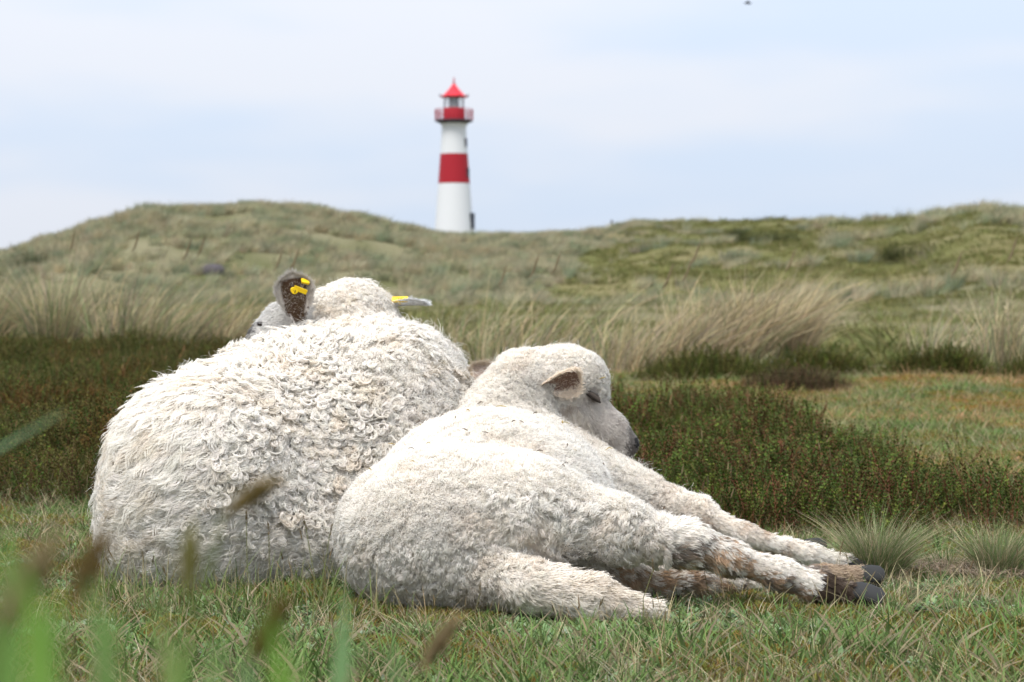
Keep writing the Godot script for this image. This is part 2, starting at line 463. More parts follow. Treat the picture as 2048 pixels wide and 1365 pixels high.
# ---------------------------------------------------------------- wool
func lock_mesh(kind: String) -> ArrayMesh:
	var b := Buf.new()
	var n := 22; var steps := 6
	var spread := 0.0045; var ph0 := rng.randf() * TAU
	var turn := rng.randf_range(4.4, 6.6); var hand := 1.0 if rng.randf() < 0.6 else -1.0; var rad := rng.randf_range(0.0075, 0.0105)
	match kind:
		"curl": n = 18; steps = 14
		"clump": n = 20; steps = 9; spread = 0.004; turn = rng.randf_range(2.2, 3.6)
		"shag": n = 24; steps = 10; spread = 0.0065
		"short": n = 18; steps = 4; spread = 0.006
		"hair": n = 20; steps = 6; spread = 0.0055
		"wisp": n = 5; steps = 9; spread = 0.012
	for f in n:
		var o := Vector3(rng.randfn(0, spread), 0, rng.randfn(0, spread))
		var p := PackedVector3Array(); var w := PackedFloat32Array()
		var L := rng.randf(); var ph := rng.randf() * TAU
		var lean := Vector3(rng.randf_range(-0.15, 0.5), 0, rng.randf_range(-0.35, 0.35))
		var tone := rng.randf_range(0.93, 1.0)
		var loose := rng.randf() < 0.3
		for j in steps:
			var t := j / (steps - 1.0)
			var tip := 0.0006
			var q := Vector3.ZERO
			match kind:
				"plush":
					var h := lerpf(0.015, 0.025, L)
					q = o * (1 - 0.3 * t) + Vector3.UP * (h * (t - 0.18 * t * t) - 0.004) + lean * h * t * t + Vector3(sin(ph + t * 7.0), 0, cos(ph + t * 6.0)) * 0.0012 * t
				"clump":
					# a staple that curls over at its tip
					var aa := turn * t * t
					var rr := rad * 0.75
					q = o * (1.0 - 0.35 * t) + Vector3(rr * (1.0 - cos(aa)) * 0.9, -0.004 + 0.012 * t + rr * sin(aa) * 0.8, 0.002 * hand * sin(ph0 + t * 5.0)) + Vector3(0, sin(ph + t * 14.0), cos(ph + t * 14.0)) * 0.0007
					if loose: q += lean * 0.010 * t
				"curl":
					var aa := -1.7 + turn * t
					var rr := rad * (1.2 - 0.6 * t) + o.x * 0.28
					q = Vector3(0.004 + 0.013 * t, 0.002 + 0.013 * sin(t * 2.3) + o.z * 0.35, 0) + Vector3(sin(aa) * rr, -cos(aa) * rr * 0.4 * t, -cos(aa) * rr * hand)
					if loose: q += lean * 0.012 * t * t + Vector3.UP * 0.006 * t
				"shag":
					var h := lerpf(0.030, 0.052, L)
					q = o * (1 - 0.35 * t) + Vector3(h * t * (0.6 + 0.3 * t), 0.019 * (1 - (1 - t) * (1 - t)) - 0.004 - 0.005 * t * t, 0) + Vector3(0, cos(ph0 + t * 9.0 + o.z * 90.0) * 0.5, sin(ph0 + t * 9.0 + o.z * 90.0)) * 0.0042 * t + lean * 0.006 * t
				"wisp":
					var h := lerpf(0.026, 0.046, L)
					q = o + Vector3.UP * h * (t - 0.3 * t * t) + lean * h * t * t * 1.6 + Vector3(sin(ph + t * 11.0), 0, cos(ph + t * 11.0)) * 0.0022 * t
				"short":
					q = o + Vector3(lerpf(0.007, 0.012, L) * t, 0.0042 * (1 - (1 - t) * (1 - t)) - 0.0005, lean.z * 0.004 * t)
				"hair":
					q = o * (1 - 0.4 * t) + Vector3(lerpf(0.017, 0.030, L) * t, 0.012 * (1 - (1 - t) * (1 - t)) - 0.002, sin(ph0 + t * 5.0) * 0.002 * t) + lean * 0.006 * t
			p.append(q); w.append(lerpf(0.0013, tip, t * t) * (0.55 if kind == "wisp" else 1.0))
		b.fibre(p, w, Vector3(rng.randfn() * 0.7, 0.5, rng.randfn()), Color(tone, tone, tone * rng.randf_range(0.97, 1.0)))
	return b.mesh()

var locks := {}
var relief := {"plush": 0.008, "clump": 0.015, "curl": 0.011, "shag": 0.012, "hair": 0.004}
func fleece(b: Buf, parent: Node, density: Dictionary, style: Callable) -> void:
	# style(p, n) -> [kind, comb, colour, size] or []
	var put := {}
	for k in range(0, b.i.size(), 3):
		var p0 := b.v[b.i[k]]; var p1 := b.v[b.i[k + 1]]; var p2 := b.v[b.i[k + 2]]
		var area := (p1 - p0).cross(p2 - p0).length() * 0.5
		var mid := (p0 + p1 + p2) / 3.0
		if mid.y < 0.012: continue
		var s0: Array = style.call(mid, (b.n[b.i[k]] + b.n[b.i[k + 1]] + b.n[b.i[k + 2]]).normalized())
		if s0.is_empty(): continue
		var want: float = area * density[s0[0]]
		var toward: float = (b.n[b.i[k]] + b.n[b.i[k + 1]] + b.n[b.i[k + 2]]).normalized().z
		if toward < -0.4: want *= 0.4
		var n := int(want) + (1 if rng.randf() < want - int(want) else 0)
		for q in n:
			var a := sqrt(rng.randf()); var c := rng.randf()
			var w0 := 1.0 - a; var w1 := a * (1.0 - c); var w2 := a * c
			var p := p0 * w0 + p1 * w1 + p2 * w2
			var nn := (b.n[b.i[k]] * w0 + b.n[b.i[k + 1]] * w1 + b.n[b.i[k + 2]] * w2).normalized()
			var big := fine.get_noise_3d(p.x * 5.0 + 3.0, p.y * 5.0, p.z * 5.0)
			var cell := absf(fine.get_noise_3d(p.x * 15.0, p.y * 15.0 + 8.0, p.z * 15.0))
			var rel: float = relief.get(s0[0], 0.0) * s0[3] * s0[3]
			p += nn * (rel * clampf(cell * 3.6 - 0.25, -0.2, 1.0) + rel * 0.8 * clampf(big * 1.6, 0.0, 1.0) - rel * 0.25)
			var comb: Vector3 = s0[1] + Vector3(rng.randfn(), rng.randfn(), rng.randfn()) * 0.22
			var x := comb - nn * comb.dot(nn)
			if x.length() < 0.02: x = nn.cross(Vector3(0.3, 0.2, 1))
			x = x.normalized()
			var lift := rng.randfn(0, 0.14)
			var y := (nn + x * lift).normalized()
			x = (x - y * x.dot(y)).normalized()
			var s: float = s0[3] * rng.randf_range(0.8, 1.2)
			var kind: String = s0[0]
			if density.has("wisp") and kind != "short" and kind != "hair" and rng.randf() < density.wisp: kind = "wisp"
			var key := "%s%d" % [kind, rng.randi() % 5]
			if not put.has(key): put[key] = [[], PackedColorArray()]
			put[key][0].append(Transform3D(Basis(x * s, y * s, x.cross(y) * s), p))
			put[key][1].append(vary(s0[2], 0.05))
	for key in put:
		if not locks.has(key): locks[key] = lock_mesh(key.left(-1))
		var o := copies("fleece" if not (key.begins_with("short") or key.begins_with("hair")) else "short_hair", locks[key], M.wool, put[key][0], put[key][1], parent)
		o.set_meta("kind", "stuff")

func swirl(p: Vector3, f: float) -> Vector3:
	return Vector3(fine.get_noise_3d(p.x * f, p.y * f, p.z * f), fine.get_noise_3d(p.x * f + 31.0, p.y * f, p.z * f), fine.get_noise_3d(p.x * f, p.y * f + 57.0, p.z * f))

func ear(base: Vector3, along: Vector3, face: Vector3, length: float, width: float, cup: float, outer: Color, inner: Color, called: String, parent: Node) -> MeshInstance3D:
	var b := Buf.new()
	along = along.normalized(); face = (face - along * face.dot(along)).normalized()
	var side := along.cross(face)
	for layer in 2:
		var first := b.v.size()
		for j in 15:
			var s := j / 14.0
			var w := width * 0.5 * (0.30 + 0.80 * sin(PI * pow(s, 1.15) * 0.80)) * (1.0 if s < 0.75 else sqrt(maxf(0.0, 1.0 - pow((s - 0.75) / 0.25, 2.0))))
			for k in 11:
				var t := k / 5.0 - 1.0
				var fold := cup * (t * t) * w
				var thick := 0.0022 * (1.0 - t * t * t * t) * (1.0 - pow(s, 6.0))
				var p := base + along * (length * s) + side * (t * w) + face * (fold - 0.014 * s * s + (thick if layer else -thick))
				b.v.append(p); b.n.append(Vector3.ZERO)
				var edge := layer == 1 and absf(t) < 0.75 + 0.1 * sin(s * 9.0 + t) and s < 0.88
				b.c.append(vary(inner if edge else outer, 0.04))
				if j > 0 and k > 0:
					var q := first + j * 11 + k
					if layer: b.i.append_array([q - 12, q - 11, q, q - 12, q, q - 1])
					else: b.i.append_array([q - 12, q, q - 11, q - 12, q - 1, q])
	for k in range(0, b.i.size(), 3):
		var f := (b.v[b.i[k + 2]] - b.v[b.i[k]]).cross(b.v[b.i[k + 1]] - b.v[b.i[k]])
		for q in 3: b.n[b.i[k + q]] += f
	for k in b.n.size(): b.n[k] = b.n[k].normalized() if b.n[k].length() > 0 else face
	var o := part(called, b.mesh(), M.skin, parent)
	fleece(b, o, {"short": 30000.0}, func(p: Vector3, n: Vector3) -> Array:
		var rel := p - base
		var s := rel.dot(along) / length
		var t := absf(rel.dot(side)) / (width * 0.5)
		var dark := n.dot(face) > 0.1 and t < 0.70 and s < 0.88
		return ["short", along + side * signf(rel.dot(side)) * 0.4, inner if dark else outer, 0.5 if dark else 0.75])
	return o

func hoof(base: Vector3, tip: Vector3, side: Vector3, width: float, parent: Node) -> void:
	# two claws side by side
	for sg in [-1.0, 1.0]:
		var b := Buf.new()
		var o: Vector3 = side.normalized() * width * 0.26 * sg
		var f := tip - base
		b.tube([base + o * 0.8, base + o + f * 0.15, base + o * 1.1 + f * 0.5, base + o * 1.05 + f * 0.85, base + o * 0.8 + f], [width * 0.25, width * 0.28, width * 0.29, width * 0.27, width * 0.19], 1.6, side, 14, Color(0.042, 0.041, 0.041))
		part("hoof", b.mesh(), M.hoof, parent)

# ---------------------------------------------------------------- the two sheep
const WOOL := Color(0.97, 0.93, 0.88)

func adult_sheep() -> void:
	var P: Array = []
	P.append(ell(Vector3(-0.485, 0.266, -5.088), Vector3(0.355, 0.315, 0.33), 0.1, "curl"))
	P.append(ell(Vector3(-0.739, 0.225, -4.817), Vector3(0.236, 0.255, 0.27), 0.16, "shag"))
	P.append(ell(Vector3(-0.752, 0.10, -4.783), Vector3(0.195, 0.12, 0.19), 0.12, "shag"))
	P.append(ell(Vector3(-0.495, 0.09, -4.863), Vector3(0.24, 0.125, 0.19), 0.12, "curl"))
	P.append(ell(Vector3(-0.285, 0.355, -5.091), Vector3(0.185, 0.232, 0.25), 0.12, "fluff"))
	P.append(cap(Vector3(-0.374, 0.456, -5.244), Vector3(-0.425, 0.60, -5.299), 0.14, 0.092, 0.08, "fluff"))
	P.append(ell(Vector3(-0.424, 0.618, -5.30), Vector3(0.114, 0.086, 0.10), 0.04, "crown"))
	chain(P, [[-0.524, 0.607, -5.299, 0.068], [-0.606, 0.604, -5.259, 0.046], [-0.645, 0.565, -5.228, 0.036], [-0.70, 0.50, -5.20, 0.03]], 0.04, "face")
	sheep_prims.append(P)
	var t := thing("sheep", "large curly woolled sheep lying down with yellow ear tags, facing away", "sheep", Vector3.ZERO)
	var b := Buf.new()
	var paint := func(p: Vector3) -> Color: return Color(0.55, 0.52, 0.49) if P[nearest(P, p)][7] == "face" else Color(0.74, 0.69, 0.62)
	surface_net(b, P, Vector3(-1.05, -0.02, -5.48), Vector3(-0.05, 0.78, -4.48), 0.014, paint)
	part("body", b.mesh(), M.skin, t)
	fleece(b, t, {"curl": 13500.0, "shag": 15000.0, "clump": 15000.0, "plush": 38000.0, "short": 42000.0, "wisp": 0.07}, func(p: Vector3, n: Vector3) -> Array:
		var coat: String = P[nearest(P, p)][7]
		var k := fine.get_noise_3d(p.x * 5.0, p.y * 5.0, p.z * 5.0)
		var sw := swirl(p, 3.0)
		var c := WOOL.lerp(Color(0.84, 0.74, 0.61), smoothstep(0.05, 0.5, fine.get_noise_3d(p.x * 7.0 + 9.0, p.y * 14.0, p.z * 7.0)) * 0.5)
		if coat == "face": return ["short", Vector3(-0.8, -0.5, 0.3), Color(0.74, 0.72, 0.70) if p.x > -0.668 else Color(0.2, 0.19, 0.18), 0.9]
		if coat == "crown": return ["plush" if rng.randf() < 0.5 else "clump", sw * 1.5 + Vector3(0.1, -0.3, 0.2), c, 0.75]
		var side := p.x + 0.62 + 0.3 * k + rng.randfn(0, 0.07)
		if coat == "fluff" or (p.y > 0.50 + 0.2 * k + rng.randfn(0, 0.04) and side > 0.0): return ["plush" if rng.randf() < 0.45 else "clump", sw * 1.6 + Vector3(0.3, -0.2, 0.2), c, 1.1]
		if side < 0.0 or p.y < 0.11 + rng.randfn(0, 0.03): return ["shag", sw * 1.1 + Vector3(-0.55, -0.55, 0.1), c, 1.0]
		return ["curl" if rng.randf() < 0.82 else "clump", sw * 3.0 + Vector3(0.1, -0.35, 0.0), c, 1.12])
	# ears, each with a yellow tag
	var e := ear(Vector3(-0.557, 0.612, -5.185), Vector3(-0.13, 1.0, 0.22), Vector3(0.25, -0.1, 1), 0.130, 0.092, 0.5, Color(0.58, 0.54, 0.50), Color(0.06, 0.036, 0.021), "ear", t)
	var q := Buf.new(); q.tube([Vector3(-0.566, 0.694, -5.146), Vector3(-0.559, 0.692, -5.118)], [0.0075, 0.009], 1.0, Vector3.UP, 12, Color.WHITE)
	q.box(Transform3D(Basis.from_euler(Vector3(0.3, 0.3, -0.38)), Vector3(-0.545, 0.694, -5.126)), Vector3(0.036, 0.012, 0.004), Color.WHITE)
	q.box(Transform3D(Basis.from_euler(Vector3(0.5, 0.2, -0.2)), Vector3(-0.536, 0.716, -5.158)), Vector3(0.020, 0.005, 0.02), Color.WHITE)
	var tg := part("ear_tag", q.mesh(), M.tag, e)
	q = Buf.new(); q.box(Transform3D(Basis.from_euler(Vector3(0.2, 0.2, -0.3)), Vector3(-0.563, 0.690, -5.1195)), Vector3(0.0015, 0.007, 0.004), Color.WHITE)
	q.box(Transform3D(Basis.from_euler(Vector3(0.2, 0.2, -0.3)), Vector3(-0.558, 0.690, -5.1175)), Vector3(0.0015, 0.007, 0.004), Color.WHITE)
	part("printing", q.mesh(), M.print, tg)
	e = ear(Vector3(-0.345, 0.648, -5.30), Vector3(1.0, 0.16, 0.05), Vector3(-0.1, 1.0, -0.12), 0.125, 0.07, 0.3, Color(0.80, 0.80, 0.81), Color(0.62, 0.6, 0.6), "ear", t)
	q = Buf.new(); q.box(Transform3D(Basis.from_euler(Vector3(0.35, 0, 0.03)), Vector3(-0.298, 0.668, -5.285)), Vector3(0.042, 0.004, 0.034), Color.WHITE)
	q.tube([Vector3(-0.298, 0.655, -5.285), Vector3(-0.298, 0.672, -5.285)], [0.006, 0.006], 1.0, Vector3.RIGHT, 10, Color.WHITE)
	part("ear_tag", q.mesh(), M.tag, e)
	q = Buf.new(); q.tube([Vector3(-0.652, 0.602, -5.222), Vector3(-0.656, 0.603, -5.205), Vector3(-0.660, 0.603, -5.194)], [0.006, 0.015, 0.006], 0.6, Vector3(1, -0.2, 0.2), 12, Color.WHITE)
	part("eye", q.mesh(), M.eye, t)
	rebase(t, Vector3(-0.55, 0.0, -4.95))

func lamb() -> void:
	var P: Array = []
	P.append(ell(Vector3(-0.046, 0.16, -4.685), Vector3(0.285, 0.246, 0.25), 0.05, "plush"))
	P.append(ell(Vector3(-0.150, 0.15, -4.445), Vector3(0.238, 0.186, 0.21), 0.05, "plush"))
	P.append(ell(Vector3(0.012, 0.205, -4.415), Vector3(0.14, 0.118, 0.15), 0.06, "thigh"))
	P.append(cap(Vector3(0.07, 0.255, -4.90), Vector3(0.303, 0.175, -4.88), 0.125, 0.07, 0.08, "plush"))
	chain(P, [[0.062, 0.203, -4.366, 0.105, "thigh"], [0.226, 0.178, -4.345, 0.058, "thigh"], [0.340, 0.149, -4.344, 0.036, "leg"], [0.385, 0.142, -4.344, 0.036, "leg"], [0.475, 0.113, -4.343, 0.026, "leg"], [0.590, 0.076, -4.342, 0.026, "leg"], [0.665, 0.050, -4.341, 0.027, "foot"], [0.745, 0.030, -4.341, 0.023, "foot"]], 0.035, "leg")
	chain(P, [[0.10, 0.065, -4.482, 0.058, "leg"], [0.257, 0.045, -4.501, 0.042, "leg"], [0.429, 0.038, -4.520, 0.034, "leg"], [0.614, 0.034, -4.541, 0.029, "leg"], [0.718, 0.034, -4.551, 0.025, "tanfoot"], [0.80, 0.036, -4.551, 0.023, "tanfoot"]], 0.025, "leg")
	chain(P, [[0.303, 0.175, -4.88, 0.062, "plush"], [0.458, 0.144, -4.835, 0.034, "foreleg"], [0.562, 0.104, -4.783, 0.021, "foreleg"], [0.715, 0.060, -4.762, 0.018, "foreleg"], [0.80, 0.040, -4.761, 0.019, "foreleg"]], 0.03, "foreleg")
	chain(P, [[0.25, 0.15, -5.06, 0.06, "foreleg"], [0.604, 0.055, -5.032, 0.024, "foreleg"], [0.735, 0.044, -4.982, 0.018, "foreleg"]], 0.03, "foreleg")
	chain(P, [[-0.079, 0.085, -4.315, 0.068, "tail"], [0.038, 0.064, -4.235, 0.046, "tail"], [0.165, 0.046, -4.19, 0.034, "tail"], [0.295, 0.022, -4.18, 0.013, "tail"]], 0.03, "tail")
	P.append(cap(Vector3(-0.030, 0.335, -4.94), Vector3(0.032, 0.446, -4.964), 0.122, 0.092, 0.06, "plush"))
	P.append(ell(Vector3(0.130, 0.464, -4.975), Vector3(0.106, 0.086, 0.088), 0.03, "crown"))
	chain(P, [[0.172, 0.411, -4.963, 0.057], [0.247, 0.346, -4.961, 0.035], [0.288, 0.311, -4.960, 0.0265]], 0.03, "face")
	P.append(ell(Vector3(0.140, 0.372, -4.95), Vector3(0.066, 0.060, 0.052), 0.03, "cheek"))
	P.append(ell(Vector3(0.272, 0.292, -4.960), Vector3(0.032, 0.016, 0.026), 0.01, "face"))
	sheep_prims.append(P)
	var t := thing("sheep", "white short woolled lamb lying in front with legs stretched to the right", "sheep", Vector3.ZERO)
	var paint := func(p: Vector3) -> Color:
		match P[nearest(P, p)][7]:
			"face": return Color(0.5, 0.46, 0.44)
			"foot": return Color(0.07, 0.05, 0.04)
			"tanfoot": return Color(0.38, 0.29, 0.21)
		return Color(0.74, 0.69, 0.62)
	var b := Buf.new()
	surface_net(b, P, Vector3(-0.43, -0.02, -5.16), Vector3(0.90, 0.60, -4.08), 0.0125, paint)
	part("body", b.mesh(), M.skin, t)
	fleece(b, t, {"wisp": 0.03, "plush": 52000.0, "clump": 24000.0, "hair": 34000.0, "short": 46000.0, "shag": 16000.0}, func(p: Vector3, n: Vector3) -> Array:
		var coat: String = P[nearest(P, p)][7]
		var k := fine.get_noise_3d(p.x * 6.0 + 5.0, p.y * 6.0, p.z * 6.0)
		var sw := swirl(p, 4.0)
		var c := WOOL.lerp(Color(0.82, 0.71, 0.60), smoothstep(0.15, 0.5, k) * 0.35)
		# rusty and grey staining in the hair under the stretched hind legs
		var st := fine.get_noise_3d(p.x * 9.0, p.y * 14.0, p.z * 14.0 + 4.0)
		# darker short hair round the lids
		if p.distance_to(Vector3(0.200, 0.433, -4.90)) < 0.024: return ["short", Vector3(0.5, -0.7, 0.3), Color(0.40, 0.35, 0.32).lerp(Color(0.66, 0.6, 0.56), smoothstep(0.0, 0.4, st + 0.2)), 0.6]
		match coat:
			"face":
				if p.x > 0.283: return ["short", Vector3(0.5, -0.8, 0), Color(0.22, 0.2, 0.19).lerp(Color(0.4, 0.37, 0.35), smoothstep(-0.3, 0.3, st)), 0.7]
				return ["short", Vector3(0.65, -0.75, 0.0), Color(0.72, 0.67, 0.63).lerp(Color(0.48, 0.42, 0.39), smoothstep(0.0, 0.4, st)), 0.8]
			"cheek": return ["hair", Vector3(0.3, -0.7, 0.1) + sw * 0.5, Color(0.84, 0.78, 0.71).lerp(Color(0.6, 0.52, 0.45), smoothstep(0.1, 0.5, st)), 0.5]
			"foot": return ["hair", Vector3(0.7, -0.6, 0.1), Color(0.13, 0.095, 0.075).lerp(Color(0.45, 0.37, 0.30), smoothstep(0.1, 0.4, st + 0.3 * n.y - 0.1)), 0.55]
			"tanfoot": return ["short", Vector3(1, -0.2, 0.1), Color(0.50, 0.39, 0.29).lerp(Color(0.2, 0.15, 0.12), smoothstep(0.1, 0.5, st)), 1.0]
			"leg":
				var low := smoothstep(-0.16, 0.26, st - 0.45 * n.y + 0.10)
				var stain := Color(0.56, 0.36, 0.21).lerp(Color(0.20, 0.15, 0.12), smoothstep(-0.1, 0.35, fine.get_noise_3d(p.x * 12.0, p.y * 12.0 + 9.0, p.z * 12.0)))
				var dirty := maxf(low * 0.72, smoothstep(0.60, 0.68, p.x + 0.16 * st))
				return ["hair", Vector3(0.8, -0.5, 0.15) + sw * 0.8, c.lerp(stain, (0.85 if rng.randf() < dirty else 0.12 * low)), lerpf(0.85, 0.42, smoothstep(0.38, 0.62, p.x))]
			"foreleg": return ["hair" if p.x > 0.5 else "plush", Vector3(0.8, -0.4, 0.2) + sw * 0.5, c.lerp(Color(0.6, 0.44, 0.31), smoothstep(0.1, 0.5, st - 0.2 * n.y) * 0.7), 0.52]
			"tail": return ["hair" if p.x > 0.02 + 0.2 * k else ("plush" if rng.randf() < 0.6 else "clump"), Vector3(0.9, -0.3, 0.0) + sw * 0.6, c.lerp(Color(0.74, 0.62, 0.48), 0.2 + 0.3 * st), 1.1 if p.x > 0.06 else 0.75]
			"thigh":
				if n.y < 0.55 + 0.3 * k: return ["clump", sw * 1.8 + Vector3(0.4, -0.7, 0.2), c, 1.0]
			"crown": return ["plush" if rng.randf() < 0.8 else "clump", sw * 1.6 + Vector3(0.5, 0.1, 0.2), c, 0.66]
		if p.y < 0.16 + 0.06 * k and p.z > -4.5: return ["clump" if rng.randf() < 0.7 else "plush", sw * 1.5 + Vector3(0.3, -0.8, 0.1), c, 0.75]
		if rng.randf() < 0.06 + 0.6 * smoothstep(0.05, 0.4, k + 0.5 * (0.25 - n.y) + 0.5 * (p.x - 0.1)): return ["clump", sw * 1.8 + Vector3(0.2, -0.6, 0.1), c, 0.66]
		return ["plush", sw * 1.2 + Vector3(0.2, -0.4, 0.1), c, 0.8])
	var e := ear(Vector3(0.076, 0.458, -4.888), Vector3(0.86, 0.34, 0.36), Vector3(0.20, -0.50, 0.84), 0.104, 0.076, 0.85, Color(0.86, 0.75, 0.63), Color(0.15, 0.09, 0.065), "ear", t)
	ear(Vector3(0.02, 0.478, -5.05), Vector3(-1.0, 0.08, 0.1), Vector3(-0.1, 0.1, 1), 0.135, 0.05, 0.4, Color(0.66, 0.55, 0.43), Color(0.34, 0.27, 0.23), "ear", t)
	# half closed eye: dark lid line with lashes
	var q := Buf.new(); q.tube([Vector3(0.174, 0.447, -4.905), Vector3(0.189, 0.441, -4.896), Vector3(0.205, 0.430, -4.899), Vector3(0.219, 0.416, -4.912)], [0.002, 0.0085, 0.0095, 0.002], 0.6, Vector3(0.3, 1, 0.2), 10, Color.WHITE)
	var ey := part("eye", q.mesh(), M.eye, t)
	q = Buf.new()
	for k in 16:
		var f := k / 15.0
		var o := Vector3(0.184, 0.453, -4.897).lerp(Vector3(0.216, 0.431, -4.899), f) + Vector3(0, 0, 0.004 * sin(f * PI))
		q.ribbon([o, o + Vector3(0.001, -0.006, 0.006), o + Vector3(0.002, -0.013, 0.008)], [0.0015, 0.0012, 0.0005], Vector3.RIGHT, Color(0.12, 0.1, 0.09), Color(0.12, 0.1, 0.09))
	part("eyelash", q.mesh(), M.wool, ey)
	q = Buf.new(); q.tube([Vector3(0.296, 0.326, -4.960), Vector3(0.305, 0.319, -4.955), Vector3(0.3085, 0.308, -4.953), Vector3(0.304, 0.299, -4.955)], [0.005, 0.0105, 0.0105, 0.005], 1.5, Vector3(1, 0, 0), 12, Color(0.02, 0.02, 0.022))
	part("nose", q.mesh(), M.hoof, t)
	hoof(Vector3(0.748, 0.033, -4.341), Vector3(0.806, 0.016, -4.325), Vector3(0.1, 0.75, 0.65), 0.054, t)
	hoof(Vector3(0.800, 0.038, -4.551), Vector3(0.850, 0.037, -4.548), Vector3(0, 0.6, 0.8), 0.05, t)
	hoof(Vector3(0.80, 0.038, -4.761), Vector3(0.855, 0.022, -4.76), Vector3(0, 0.3, 1), 0.042, t)
	hoof(Vector3(0.735, 0.050, -4.982), Vector3(0.787, 0.054, -4.982), Vector3(0, 0.2, 1), 0.042, t)
	rebase(t, Vector3(0.1, 0.0, -4.6))

func rebase(t: Node3D, base: Vector3) -> void:
	t.position = base
	for c in t.get_children(): c.position -= base

func sheep_at(x: float, z: float, y := 0.03) -> float:
	if x < -1.2 or x > 1.0 or z < -5.6 or z > -4.0: return 1.0
	return minf(sdf(sheep_prims[0], Vector3(x, y, z)), sdf(sheep_prims[1], Vector3(x, y, z)))

# ---------------------------------------------------------------- plants
func blade(b: Buf, o: Vector3, h: float, w: float, lean: Vector3, droop: float, col: Color, tip: Color, seg := 5) -> void:
	var p := PackedVector3Array(); var wd := PackedFloat32Array()
	for j in seg + 1:
		var t := float(j) / seg
		p.append(o + Vector3.UP * h * (t - droop * t * t * 0.5) + lean * h * t * t)
		wd.append(w * (1.0 - t * t * 0.92))
	b.ribbon(p, wd, Vector3(rng.randfn(), 0, rng.randfn()), col, tip)

func tuft_mesh(n: int, radius: float, h0: float, h1: float, w: float, wind: float, spread: float, cols: Array) -> ArrayMesh:
	var b := Buf.new()
	for k in n:
		var a := rng.randf() * TAU; var r := sqrt(rng.randf())
		var out := Vector3(cos(a), 0, sin(a))
		var col: Color = vary(cols[rng.randi() % cols.size()], 0.15)
		blade(b, out * r * radius - Vector3(0, 0.01, 0), rng.randf_range(h0, h1), w * rng.randf_range(0.7, 1.2), out * spread * rng.randf_range(0.2, 1.0) * (0.3 + r) + Vector3(wind, 0, 0) * rng.randf_range(0.5, 1.2) + Vector3(rng.randfn(), 0, rng.randfn()) * 0.1, rng.randf_range(0.1, 0.6), col, col)
	return b.mesh()

func scatter(called: String, label: String, category: String, m: Mesh, material: String, where: Array, tint: PackedColorArray) -> void:
	var o := copies(numbered(called), m, M[material], where, tint, self)
	tag(o, label, category, "", "stuff")

func spot(x: float, z: float, s: float, sink := 0.0, tilt := 0.12) -> Transform3D:
	var bs := Basis.from_euler(Vector3(rng.randfn(0, tilt), rng.randf() * TAU, rng.randfn(0, tilt))).scaled(Vector3(s, s, s))
	return Transform3D(bs, Vector3(x, height(x, z) - sink, z))

func windy(x: float, z: float, s: float, sink := 0.0) -> Transform3D:
	var bs := Basis.from_euler(Vector3(0, rng.randfn(0, 0.5), 0)).scaled(Vector3(s, s * rng.randf_range(0.8, 1.2), s))
	return Transform3D(bs, Vector3(x, height(x, z) - sink, z))

func dune_plants() -> void:
	var straw := Color(0.45, 0.405, 0.285); var sage := Color(0.285, 0.30, 0.195)
	var m := tuft_mesh(70, 0.20, 0.22, 0.6, 0.014, 0.35, 0.6, [straw, sage, straw, Color(0.38, 0.36, 0.24)])
	var w := []; var t := PackedColorArray()
	for k in 44000:
		var d := sqrt(rng.randf_range(46.0 * 46.0, 108.0 * 108.0)); var u := rng.randf_range(-0.36, 0.36)
		var x := u * d; var z := -d
		if green_slope(x, z) and broad.get_noise_2d(x * 5.0, z * 5.0) < 0.33: continue
		var c := crest_at(u)
		if d > c.x + 6.0 or (d < 62.0 and rng.randf() < 0.55): continue
		var gap := fine.get_noise_2d(x * 0.22, z * 0.22)
		var right := u > 0.15
		if right and gap < -0.05: continue
		if not right and gap < -0.22: continue
		w.append(windy(x, z, rng.randf_range(0.6, 1.2) * (0.68 if not right else 0.95)))
		t.append(vary(Color(1.05, 1, 0.95).lerp(Color(0.68, 0.78, 0.70), smoothstep(-0.15, 0.35, broad.get_noise_2d(x * 16.0, z * 7.0))), 0.32))
	scatter("dune_grass", "pale wind bent marram grass covering the far dunes", "grass", m, "dry", w, t)
	# low green crowberry and moss on the open slope, and pale grass on the flats before the dunes
	m = tuft_mesh(46, 0.3, 0.08, 0.2, 0.02, 0.1, 1.2, [Color(0.14, 0.165, 0.05), Color(0.17, 0.175, 0.06), Color(0.24, 0.21, 0.09)])
	w = []; t = PackedColorArray()
	for k in 22000:
		var d := pow(rng.randf_range(pow(17.0, 1.5), pow(128.0, 1.5)), 1.0 / 1.5); var u := rng.randf_range(-0.33, 0.33)
		var x := u * d; var z := -d
		if d > 50.0 and not green_slope(x, z): continue
		if d <= 50.0 and fine.get_noise_2d(x * 0.25 + 4.0, z * 0.12) > 0.12: continue
		w.append(spot(x, z, rng.randf_range(0.6, 1.2))); t.append(vary(Color(1, 1, 1), 0.2))
	scatter("slope_heath", "low olive green heath on the slope right of the lighthouse", "ground cover", m, "leaf", w, t)
	m = tuft_mesh(50, 0.16, 0.05, 0.19, 0.007, 0.4, 0.8, [Color(0.36, 0.32, 0.19), Color(0.21, 0.23, 0.10), Color(0.40, 0.35, 0.23)])
	w = []; t = PackedColorArray()
	for k in 15000:
		var d := sqrt(rng.randf_range(15.5 * 15.5, 52.0 * 52.0)); var u := rng.randf_range(-0.32, 0.32)
		var x := u * d; var z := -d
		if fine.get_noise_2d(x * 0.25 + 4.0, z * 0.12) < 0.10: continue
		w.append(windy(x, z, rng.randf_range(0.6, 1.3))); t.append(vary(Color(1, 1, 1), 0.2))
	scatter("flat_grass", "pale dry grass on the flats before the dunes", "grass", m, "dry", w, t)

